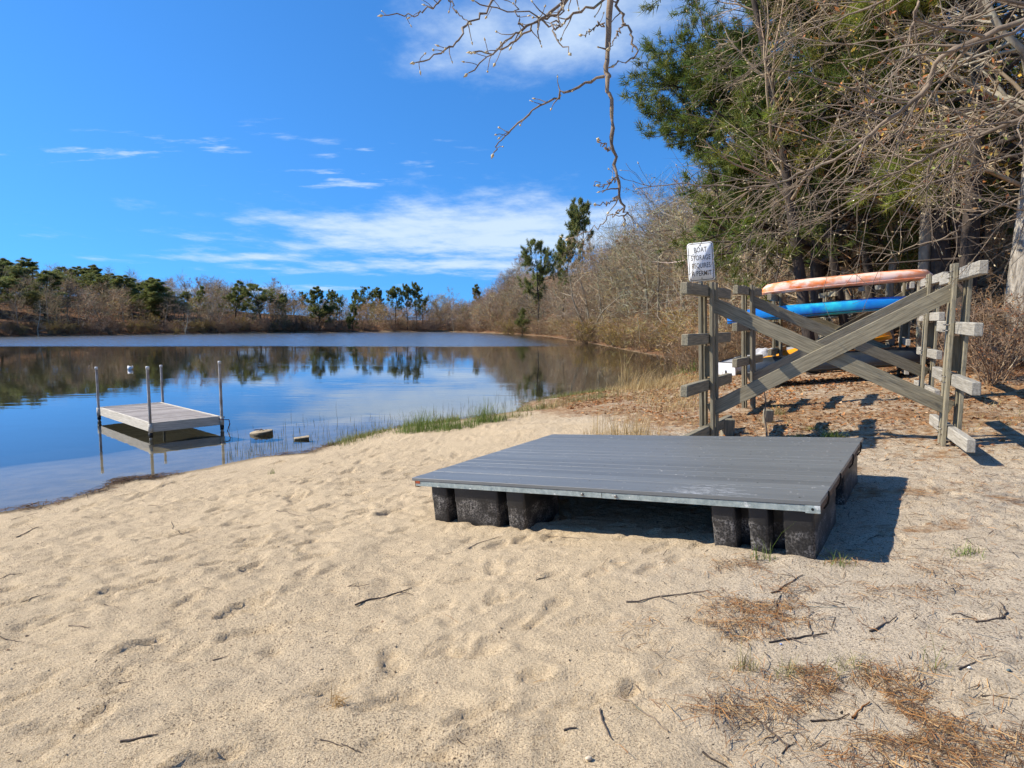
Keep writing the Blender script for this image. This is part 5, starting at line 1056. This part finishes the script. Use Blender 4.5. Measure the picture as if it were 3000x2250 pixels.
# ------------------------------------------------------------------ ground cover
def zmany(x, y): return zs(x, y)
def pxy(px, py, z=None):                  # beach point under a photograph pixel (a few rounds to meet the slope)
    q = .6 if z is None else z
    for _ in range(6): p = at(px, py, q); q = float(zs(p[0], p[1])[0])
    return p[0], p[1], q
def blades(mb, rng, x, y, h, w, lean, c0, c1, z=None, nseg=3, curl=.5):
    n = len(x); z = zmany(x, y) if z is None else z; a = rng.uniform(0, 2 * math.pi, n); d = np.stack([np.cos(a), np.sin(a), np.zeros(n)], 1) * (lean * rng.uniform(.3, 1.3, n))[:, None]; sd_ = np.stack([-np.sin(a), np.cos(a), np.zeros(n)], 1)
    rows = []; base = np.stack([x, y, z - .01], 1)
    for i in range(nseg + 1):
        t = i / nseg; c = base + np.array([0, 0, 1.0]) * (h * t)[:, None] * (1 - .25 * curl * t) + d * h[:, None] * t * t
        ww = w * (1 - t) + .0004; rows += [c - sd_ * ww[:, None], c + sd_ * ww[:, None]]
    V = np.stack(rows, 1); k = 2 * (nseg + 1); idx = np.arange(n)[:, None, None] * k; F = np.array([[2 * i, 2 * i + 1, 2 * i + 3, 2 * i + 2] for i in range(nseg)])[None]
    c0 = np.asarray(c0); c1 = np.asarray(c1); m = rng.random((n, 1)); col = (c0 * (1 - m) + c1 * m) * rng.uniform(.7, 1.25, (n, 1))
    mb.add(V.reshape(-1, 3), (idx + F).reshape(-1, 4), None, np.repeat(col, k, 0))
GREEN = ((.10, .17, .025), (.20, .24, .06)); DRY = ((.42, .29, .12), (.55, .42, .22)); MIX = ((.16, .19, .05), (.36, .29, .13))
def clump(px, py, n, r, h, cols, label, z=None, name='grass_clump', grp=None, lean=.5, w=.0035):
    x0, y0, z0 = pxy(px, py) if z is None else (*at(px, py, z)[:2], z); rng = np.random.default_rng(int(px * 7 + py)); mb = MB()
    rr = r * rng.random(n) ** .75; a = rng.uniform(0, 6.28, n); x = x0 + rr * np.cos(a); y = y0 + rr * np.sin(a)
    blades(mb, rng, x, y, h * (.25 + .9 * rng.random(n) ** 1.6) * (1.1 - .6 * rr / r), np.full(n, w), lean * rng.uniform(.5, 1.6, n), *cols, z=np.maximum(zmany(x, y), -.02))
    root = thing(name, label, 'grass', (x0, y0, z0), group=grp); mb.build('blades', M_['grass'], root)['kind'] = 'stuff'; return root
clump(1235, 1262, 620, .5, .46, GREEN, 'green grass clump at the water edge, nearest the dock'); clump(1330, 1256, 560, .5, .34, GREEN, 'green grass clump at the water edge, middle of the three')
clump(1420, 1236, 520, .42, .50, GREEN, 'green grass clump at the water edge, farthest from the dock'); clump(1590, 1196, 260, .35, .30, MIX, 'small green and brown grass clump on the shore beyond the platform')
clump(1800, 1290, 170, .34, .68, DRY, 'tall dry straw-coloured grass behind the platform', lean=.5, w=.0026); clump(1875, 1278, 150, .32, .6, DRY, 'tall dry grass beside the near rack foot', lean=.5, w=.0026)
clump(1745, 1275, 60, .2, .5, DRY, 'thin dry grass at the end of the sandy strip', lean=.2, w=.003)
clump(1880, 1140, 520, .9, .75, DRY, 'bent dry grass tussock at the pond corner', lean=.9, w=.004); clump(1830, 1120, 40, .25, 1.75, DRY, 'tall dry reeds leaning over the pond corner', lean=.35, w=.009); clump(1960, 1120, 320, .8, .6, DRY, 'low dry grass left of the near rack', lean=.8, w=.004)
clump(2030, 1090, 380, .7, .85, GREEN, 'bright green grass patch left of the near rack', lean=.3, w=.004); clump(1690, 1175, 300, .6, .3, MIX, 'short mixed grass on the shore beyond the sand', lean=.6)
clump(1500, 1222, 200, .4, .26, MIX, 'short mixed grass where the reeds end on the shore', lean=.7)
clump(1640, 1190, 260, .5, .28, DRY, 'straw-coloured grass on the narrow shore beyond the platform', lean=.8, w=.004); clump(1760, 1165, 300, .6, .34, MIX, 'mixed tussocks before the pond corner', lean=.8, w=.004)
clump(2330, 1290, 160, .16, .16, GREEN, 'small green grass tuft behind the platform, left one', lean=.7); clump(2440, 1280, 200, .18, .2, GREEN, 'green grass tuft behind the platform, right one', lean=.7); clump(2275, 1215, 110, .14, .2, MIX, 'olive grass tuft in the shade between the racks', lean=.6)
clump(2380, 1255, 70, .12, .12, GREEN, 'tiny green tuft under the cross braces', lean=.7)
clump(2455, 1655, 46, .10, .13, GREEN, 'thin green grass blades at the platform corner', lean=.7, w=.002); clump(2215, 1640, 14, .05, .16, GREEN, 'few green blades between the float lobes', lean=.4, w=.002); clump(2255, 1640, 10, .04, .26, GREEN, 'tall green blade pair before the middle float lobe', lean=.35, w=.003)
clump(2830, 1625, 90, .12, .09, GREEN, 'small green tuft on the sand at the far right', lean=.8, w=.002); clump(2180, 1960, 40, .06, .16, MIX, 'wispy grass tuft in the needle litter', lean=.5, w=.0014); clump(2305, 1975, 60, .07, .12, MIX, 'brownish grass tuft beside the wispy one', lean=.7, w=.0014)
clump(2740, 1960, 34, .07, .15, MIX, 'sparse grass tuft on the sand, right foreground', lean=.6, w=.0014); clump(2480, 1960, 90, .12, .10, MIX, 'low grass mixed with needles in the right foreground', lean=.9, w=.0014); clump(865, 1628, 12, .04, .07, MIX, 'tiny sprig on the open sand', lean=.6, w=.001); clump(795, 1388, 26, .06, .13, GREEN, 'little green sprout near the wrack line', lean=.5, w=.002)
def stuff_obj(mb, name, m, label, cat):
    o = mb.build(name, m); return tag(o, label, cat, kind='stuff')
def shore_grass():
    rng = np.random.default_rng(14); mb = MB(); n = 9000; t = rng.uniform(0, 1, n); px = 950 + 1050 * t; py = np.interp(px, [x for x, y in NEAR_SHORE[8:18]], [y for x, y in NEAR_SHORE[8:18]]); P = np.array([at(a, b, 0)[:2] for a, b in zip(px, py)])
    P += rng.normal(0, .22, (n, 2)) + np.array([.10, -.12]) * (1 + 1.4 * t)[:, None]; d = pond_dist(P[:, 0], P[:, 1]); k = (d > .02) & (d < 1.0 + .5 * t) & (vnoise(P[:, 0] * 1.3, P[:, 1] * 1.3, 9) > .42); P = P[k]; m = len(P)
    hf = m // 2; blades(mb, rng, P[:hf, 0], P[:hf, 1], rng.uniform(.05, .2, hf), np.full(hf, .004), np.full(hf, .7), *MIX); blades(mb, rng, P[hf:, 0], P[hf:, 1], rng.uniform(.04, .14, m - hf), np.full(m - hf, .004), np.full(m - hf, .8), *GREEN)
    n = 7000; x = rng.uniform(1.5, 9, n); y = rng.uniform(7.6, 24, n); k = (vnoise(x * 1.1, y * 1.1, 19) > .62) & (pond_dist(x, y) > .3); x, y = x[k], y[k]; blades(mb, rng, x, y, rng.uniform(.03, .13, len(x)), np.full(len(x), .004), np.full(len(x), .8), (.20, .20, .06), (.44, .32, .15))
    n = 9000; x = rng.uniform(2.5, 8.5, n); y = rng.uniform(11, 23, n); k = (x - 2.5 < (y - 10) * .42) & (pond_dist(x, y) > .3); x, y = x[k], y[k]; blades(mb, rng, x, y, rng.uniform(.06, .24, len(x)), np.full(len(x), .005), np.full(len(x), .9), *DRY)
    stuff_obj(mb, 'shore_grass', M_['grass'], 'short mixed grass along the shore and between the racks', 'grass')
    mb = MB(); n = 520; px = np.concatenate([rng.uniform(660, 1180, 300), rng.uniform(1180, 1560, 220)]); py0 = np.interp(px, [600, 960, 1117, 1280, 1437, 1545], [1372, 1300, 1259, 1238, 1215, 1178]); py = py0 - np.abs(rng.normal(0, 1, n)) * np.where(px < 1000, 34, 20) - 4
    P = np.array([at(a, b, 0)[:2] for a, b in zip(px, py)]); k = pond_dist(P[:, 0], P[:, 1]) < -.05; P = P[k]; blades(mb, rng, P[:, 0], P[:, 1], rng.uniform(.05, .26, len(P)), np.full(len(P), .0035), np.full(len(P), .25), (.07, .075, .03), (.14, .15, .06), z=np.zeros(len(P)))
    stuff_obj(mb, 'water_reeds', M_['grass'], 'sparse thin reed tips standing in the shallows', 'reeds')
shore_grass()
def litter():
    rng = np.random.default_rng(23); mb = MB(); LC = np.array([(.40, .17, .055), (.34, .15, .06), (.46, .25, .11), (.25, .11, .05), (.50, .33, .19), (.18, .09, .05)])
    n = 60000; x = rng.uniform(1.2, 22, n); y = rng.uniform(5.2, 30, n); dens = sm((x - 2.0 + .28 * (y - 8)) / 2.2) * sm((y - 6.6 + .30 * (x - 4)) / 2.0) * (.25 + 1.1 * sm((vnoise(x * .9, y * .9, 5) - .3) / .4)); dens = np.maximum(dens, sm((x - 6.6) / 2) * sm((y - 7) / 2))
    k = (rng.random(n) < dens) & (x < .85 * y + .5) & (pond_dist(x, y) > .1); x, y = x[k], y[k]; n = len(x); a = rng.uniform(0, 6.28, n); s = rng.uniform(.018, .042, n) * (1 + .4 * sm((y - 9) / 8)); z = zmany(x, y) + rng.uniform(.002, .014, n)
    u = np.stack([np.cos(a), np.sin(a), rng.normal(0, .25, n)], 1) * s[:, None]; v = np.stack([-np.sin(a), np.cos(a), rng.normal(0, .3, n)], 1) * (s * .55)[:, None]; c = np.stack([x, y, z], 1); up = np.stack([np.zeros(n), np.zeros(n), s * rng.uniform(.1, .5, n)], 1)
    V = np.stack([c - u, c - v + up, c + u, c + v + up], 1).reshape(-1, 3); i = np.arange(n)[:, None] * 4; col = LC[rng.integers(0, len(LC), n)] * rng.uniform(.7, 1.3, (n, 1))
    mb.add(V, None, np.concatenate([i + [0, 1, 2], i + [0, 2, 3]]), np.repeat(col, 4, 0)); stuff_obj(mb, 'leaf_litter', M_['leaf'], 'fallen orange-brown oak leaves covering the ground round the racks', 'leaves')
    # pine needles: thin slivers in drifts
    mb = MB(); NC = np.array([(.40, .19, .06), (.28, .13, .05), (.46, .29, .13), (.16, .09, .045), (.09, .06, .04)])
    Z = [(2050, 1860, .25, .10, 420), (2150, 1820, .28, .10, 700), (2250, 1775, .25, .10, 700), (2330, 1760, .3, .1, 420), (2200, 1660, .16, .06, 420), (2440, 1650, .2, .08, 360), (2660, 1665, .25, .08, 260), (2640, 1720, .28, .07, 420), (2910, 1705, .3, .08, 500), (2480, 1990, .22, .16, 800), (2540, 2040, .2, .12, 800), (2620, 2100, .2, .12, 500), (2720, 2160, .25, .12, 700), (2800, 2215, .25, .1, 800), (2170, 2095, .14, .08, 320), (2310, 1960, .13, .07, 280), (2400, 1875, .3, .1, 360), (2860, 1990, .3, .1, 220), (984, 2055, .035, .03, 0), (2380, 2060, .4, .2, 300), (2700, 1850, .5, .3, 200), (2240, 1960, .5, .25, 260), (2900, 1450, .6, .3, 500), (2750, 1420, .5, .2, 600), (2600, 1500, .6, .3, 260), (2330, 1320, .5, .2, 0), (1950, 1650, .3, .06, 60)]
    def sliver(x, y, ln, wd, cols, lift, flat=.12):
        n = len(x); a = rng.uniform(0, 6.28, n); d = np.stack([np.cos(a), np.sin(a), rng.normal(0, flat, n)], 1); q = np.stack([-np.sin(a), np.cos(a), rng.normal(0, .4, n)], 1) * wd[:, None]; c = np.stack([x, y, zmany(x, y) + lift], 1); d = d * ln[:, None] * .5
        b_ = np.stack([np.zeros(n), np.zeros(n), ln * rng.uniform(0, .10, n)], 1); V = np.stack([c - d - q, c - d + q, c + b_ + q, c + b_ - q, c + d], 1).reshape(-1, 3); i = np.arange(n)[:, None] * 5; mb.add(V, i + [0, 1, 2, 3], i + [3, 2, 4], np.repeat(cols, 5, 0))
    for px, py, sx, sy, n in Z:
        if not n: continue
        x0, y0, _ = pxy(px, py); n = int(n * .8); x = x0 + rng.normal(0, sx * .85, n); y = y0 + rng.normal(0, sy * 1.25, n); kk = vnoise(x * 9, y * 9, 6) * .5 + vnoise(x * 3.5, y * 3.5, 8) * .5 > .47 + rng.normal(0, .06, n); x, y = x[kk], y[kk]; n = len(x); sliver(x, y, rng.uniform(.05, .13, n), np.full(n, .0011), NC[rng.integers(0, 5, n)] * rng.uniform(.7, 1.25, (n, 1)), .004 + rng.random(n) * .012)
    n = 20000; x = rng.uniform(-.5, 7, n); y = rng.uniform(1.6, 9, n); k = rng.random(n) < sm((x - .5) / 3) * (.2 + vnoise(x * 1.7, y * 1.7, 77)) ; x, y = x[k], y[k]; n = len(x); sliver(x, y, rng.uniform(.03, .11, n), np.full(n, .0010), NC[rng.integers(0, 5, n)] * rng.uniform(.6, 1.2, (n, 1)), .003 + rng.random(n) * .006)
    n = 1500; x = rng.uniform(.3, 6, n); y = rng.uniform(1.7, 7, n); k = rng.random(n) < sm((x - .3) / 2.4); x, y = x[k], y[k]; n = len(x); sliver(x, y, rng.uniform(.04, .16, n), rng.uniform(.0012, .0028, n), np.array([(.10, .075, .055), (.06, .045, .035), (.20, .15, .10)])[rng.integers(0, 3, n)], .004 + rng.random(n) * .006)
    n = 16000; x = rng.uniform(2, 14, n); y = rng.uniform(6, 16, n); sliver(x, y, rng.uniform(.06, .18, n), np.full(n, .0018), NC[rng.integers(0, 5, n)] * rng.uniform(.7, 1.3, (n, 1)), .004 + rng.random(n) * .012)
    stuff_obj(mb, 'pine_needle_litter', M_['leaf'], 'drifts of brown pine needles scattered over the sand', 'needles')
    # crumbs of bark, cone scales and pebbles on the sand
    mb = MB(); n = 22000; x = rng.uniform(-6, 6.5, n); y = rng.uniform(1.5, 13, n); dn = (.22 + .45 * sm((x + 1) / 4)) * (.4 + vnoise(x * .8, y * .8, 81)); k = (rng.random(n) < dn) & (pond_dist(x, y) > .05); x, y = x[k], y[k]; n = len(x)
    s = rng.uniform(.002, .0052, n) * rng.choice([1, 1, 1, 1, 1, 1.5], n); c = np.stack([x, y, zmany(x, y) + .002], 1); a = rng.uniform(0, 6.28, n); u = np.stack([np.cos(a), np.sin(a), np.zeros(n)], 1) * (s * rng.uniform(1, 2.4, n))[:, None]; v = np.stack([-np.sin(a), np.cos(a), np.zeros(n)], 1) * s[:, None]; w = np.stack([rng.normal(0, .5, n) * s, rng.normal(0, .5, n) * s, s * rng.uniform(.25, .6, n)], 1); v = v * rng.uniform(.4, 1.2, (n, 1)) + u * rng.normal(0, .35, (n, 1))
    V = np.stack([c - u - w, c - v - w, c + u * rng.uniform(.5, 1.1, (n, 1)) - w, c + v - w, c + w], 1).reshape(-1, 3); i = np.arange(n)[:, None] * 5; F = np.concatenate([i + [0, 1, 4], i + [1, 2, 4], i + [2, 3, 4], i + [3, 0, 4]]); CC = np.array([(.07, .05, .035), (.11, .07, .045), (.05, .04, .03), (.30, .26, .2), (.20, .13, .08)])
    mb.add(V, None, F, np.repeat(CC[rng.choice(5, n, p=[.34, .26, .2, .08, .12])], 5, 0)); stuff_obj(mb, 'sand_debris', M_['speck'], 'dark crumbs of bark, cones and pebbles dotting the sand', 'debris')
    # wrack line of dark twigs and rotted leaves along the water
    mb = MB(); n = 4200; px = np.concatenate([rng.uniform(0, 1000, 1500), rng.normal(390, 55, 700), rng.uniform(900, 1650, 1400)]); n = len(px); py = np.interp(px, [x for x, y in NEAR_SHORE[:18]], [y for x, y in NEAR_SHORE[:18]]); P = np.array([at(a, b, 0)[:2] for a, b in zip(px, py)]); P += rng.normal(0, .10, (n, 2)) + np.array([.05, -.06]); k = (pond_dist(P[:, 0], P[:, 1]) > -.03) & ((vnoise(P[:, 0] * 1.1, P[:, 1] * 1.1, 4) > .45) | (np.abs(px - 390) < 110)); x, y = P[k, 0], P[k, 1]; n = len(x)
    sliver(x, y, rng.uniform(.04, .22, n), rng.uniform(.001, .0035, n), np.array([(.12, .075, .045), (.055, .04, .028), (.16, .08, .04)])[rng.integers(0, 3, n)], .012 + rng.random(n) * .025); stuff_obj(mb, 'wrack_line', M_['leaf'], 'dark line of twigs and rotted leaves washed up along the water', 'debris')
litter()
def stick(p, q, r, label, group=None, fork=False, mt='stick', bend=.04, seed=0):
    x0, y0, z0 = pxy(*p); x1, y1, z1_ = pxy(*q); rng = np.random.default_rng(int(p[0] * 3 + p[1] * 5 + seed)); n = 9; t = np.linspace(0, 1, n)[:, None]; A = np.array([x0, y0, 0]); B = np.array([x1, y1, 0]); ln = np.linalg.norm(B - A)
    P = A + (B - A) * t; sd_ = np.array([-(B - A)[1], (B - A)[0], 0]); P += sd_ * (bend * rng.normal(0, 1) * np.sin(math.pi * t) + rng.normal(0, .010, (n, 1))); P[:, 2] = zmany(P[:, 0], P[:, 1]); P[:, 2] = np.maximum(P[:, 2], np.convolve(np.pad(P[:, 2], 2, 'edge'), np.ones(5) / 5, 'valid')) + r * .75
    root = thing('fallen_stick', label, 'stick', (x0, y0, z0), group=group); mb = MB(); r = r * .78; V, F = tube(P, np.linspace(r, r * .5, n) * rng.uniform(.8, 1.2, n), 6); mb.add(V, F); mb.build('stem', M_[mt], root, True)
    if fork:
        for i in (3, 6):
            e = P[i] + (sd_ * rng.choice([-1, 1]) * .28 + (B - A) * .12) * rng.uniform(.5, 1.0); e[2] += .015; V, F = tube(np.linspace(P[i], e, 4) + rng.normal(0, .003, (4, 3)), [r * .6, r * .5, r * .45, r * .3], 5); mb = MB(); mb.add(V, F); mb.build('side_twig', M_[mt], root, True)
    return root
z2 = lambda x, y: (1000 + x * .4521, 1550 + y * .4521)
z3 = lambda x, y: (2000 + x * .4521, 1550 + y * .4521)
zl = lambda x, y: (x * .5426, 1350 + y * .5426)
stick(z2(90, 500), z2(455, 385), .007, 'straight dark stick with a short fork on the open sand before the platform', fork=True, bend=0.0)
stick(zl(650, 1520), zl(855, 1480), .006, 'thick straight dark stick on the sand at lower left', bend=0)
stick(zl(90, 415), zl(210, 360), .006, 'curved dark stick on the sand near the water, far left', fork=True)
stick(zl(920, 335), zl(1060, 415), .004, 'thin dark stick slanting down the sand below the dock')
stick((1835, 1766), (2085, 1730), .006, 'pale curved stick with an upright spur before the right float', mt='near_twig', bend=.06, fork=True)
stick(z2(1675, 1175), z2(1755, 1370), .0055, 'dark stick beside a small sand pit, bottom centre')
stick(z2(1795, 1105), z2(2110, 1320), .005, 'long grey stick with needles, bottom centre right', mt='near_twig', bend=.0)
stick(z2(1440, 1310), z2(1525, 1293), .005, 'short dark stick end, bottom centre')
stick(z3(580, 420), z3(780, 300), .006, 'dark forked stick lying across the needle drift', fork=True)
stick(z3(590, 560), z3(640, 430), .006, 'stubby dark stick rising from the needle drift')
stick(z3(560, 740), z3(940, 680), .006, 'long dark branch curving below the needle drift', fork=True, bend=.08)
stick(z3(780, 590), z3(850, 710), .005, 'dark stick crossing the long branch below the needle drift')
stick(z3(1220, 670), z3(1385, 550), .006, 'curved dark stick on bare sand right of the needle drift', bend=.16)
stick(z3(1910, 610), z3(2050, 480), .006, 'curved dark stick near the right edge', bend=.16)
stick(z3(370, 1140), z3(690, 1410), .0065, 'long grey branch with a fork in the right foreground', fork=True, bend=0)
stick(z3(130, 1450), z3(290, 1548), .005, 'thin dark stick at the bottom edge, right of centre')
stick(z3(1100, 1230), z3(1215, 1130), .006, 'short bright orange-brown stick in the needle litter', mt='tanstick')
stick(z3(830, 1250), z3(1080, 1200), .005, 'dark stick left of the orange-brown one')
stick(z3(1790, 915), z3(1900, 865), .005, 'short dark stick beside pale pebbles, right foreground')
stick(z3(1870, 1500), z3(1885, 1390), .006, 'dark stub of stick at the lower right corner')
stick(z3(800, 505), z3(1150, 515), .003, 'long straw stalk across the needle drift', mt='yellow' if False else 'bark_pale', bend=0)
for a in [(zl(800, 240), zl(880, 235)), (zl(0, 640), zl(120, 610)), (zl(370, 890), zl(490, 905)), (zl(1150, 1080), zl(1230, 1055)), (zl(0, 950), zl(115, 980)), (zl(560, 775), zl(650, 805)), (zl(1730, 1510), zl(1850, 1545)), (z2(750, 1355), z2(800, 1400)), (z2(1260, 335), z2(1350, 310)), (z2(675, 165), z2(720, 150)), (z2(820, 125), z2(1040, 50)), (z2(40, 375), z2(180, 360)), (z2(1340, 55), z2(1600, 70)), (zl(1490, 270), zl(1690, 320)), (zl(120, 760), zl(260, 720)), (zl(640, 1200), zl(720, 1185)), (z2(0, 1400), z2(130, 1450)), (zl(60, 320), zl(200, 280)), (z3(1740, 560), z3(1900, 580)), (z3(1930, 1095), z3(2170, 1105)), (z3(640, 1460), z3(730, 1380))]:
    (ax, ay), (bx, by) = a; ln_ = math.hypot(bx - ax, by - ay); row = 'near the water' if ay < 1560 else ('mid-beach' if ay < 1850 else 'in the foreground'); colm = 'far left' if ax < 330 else ('left of centre' if ax < 1000 else ('below the platform' if ax < 1750 else 'to the right'))
    lay = 'level' if abs(by - ay) < .18 * abs(bx - ax) else ('rising rightward' if (by - ay) * (bx - ax) < 0 else 'falling rightward')
    stick(a[0], a[1], .0032, f"{'short' if ln_ < 52 else 'long'} thin dark twig {lay} on the sand, {colm}, {row}", 'small twigs on the sand')
stick((2192, 1285), (2183, 1120), .012, 'lichen-spotted branch propped upright before the near rack', mt='near_twig') if False else None
def propped():
    x, y, z = 3.02, 8.0, z1(3.02, 8.0); root = thing('propped_branch', 'thin lichen-spotted branch standing upright by the near rack', 'branch', (x, y, z)); mb = MB(); P = np.array([[x + .03, y, z - .05], [x + .01, y, z + .15], [x - .02, y, z + .32], [x - .01, y, z + .5], [x - .04, y, z + .68]]); V, F = tube(P, [.014, .012, .011, .008, .004], 7); mb.add(V, F); mb.build('stem', M_['near_twig'], root, True)
    rng = np.random.default_rng(8)
    for k in range(9):
        a = rng.uniform(0, 6.28); e = np.array([x + .35 * math.cos(a) * rng.uniform(.5, 1), y + .3 * math.sin(a), z + rng.uniform(.02, .1)]); V, F = tube(np.linspace([x, y, z + .06], e, 4) + rng.normal(0, .01, (4, 3)), [.006, .005, .004, .002], 5); mb = MB(); mb.add(V, F); mb.build('root_twig', M_['near_twig'], root, True)
propped()
def cone(px, py, lab):
    x, y, z = pxy(px, py); root = thing('needle_tuft', lab, 'needles', (x, y, z)); rng = np.random.default_rng(5); mb = MB(); n = 70; c = np.repeat(np.array([[.45, .27, .09]]), 1, 0); needles_mesh(rng, mb, np.array([[x, y, z + .015]]), np.array([[.5, -.4, .25]]), n, .085, .0012, c, .45); mb.build('needles', M_['needles'], root)['kind'] = 'stuff'
cone(984, 2065, 'tan tuft of dead pine needles on the open sand, bottom centre')
for px, py, r, lab, c in ((2955, 1968, .009, 'small blue-grey pebble on the sand at the right', (.10, .14, .15)), (2840, 1960, .008, 'white shell-like pebble on the sand at the right', (.8, .78, .7)), (1555 + 170, 2228, .012, 'pale round pebble at the bottom edge', (.62, .52, .38)), (2288, 1890, .006, 'pale blue scrap in the needle drift', (.35, .45, .75))):
    x, y, z = pxy(px, py); V, F, F3 = lathe([(r * .5, 0), (r, r * .35), (r * .9, r * .8), (r * .4, r * 1.1)], 9, .8); mb = MB(); mb.add(V + np.random.default_rng(3).normal(0, r * .06, V.shape) + [x, y, z + .002], F, F3); tag(mb.build('pebble', mat('pebble', c, tuple(q * .7 for q in c), 60, .7), None, True), lab, 'pebble')
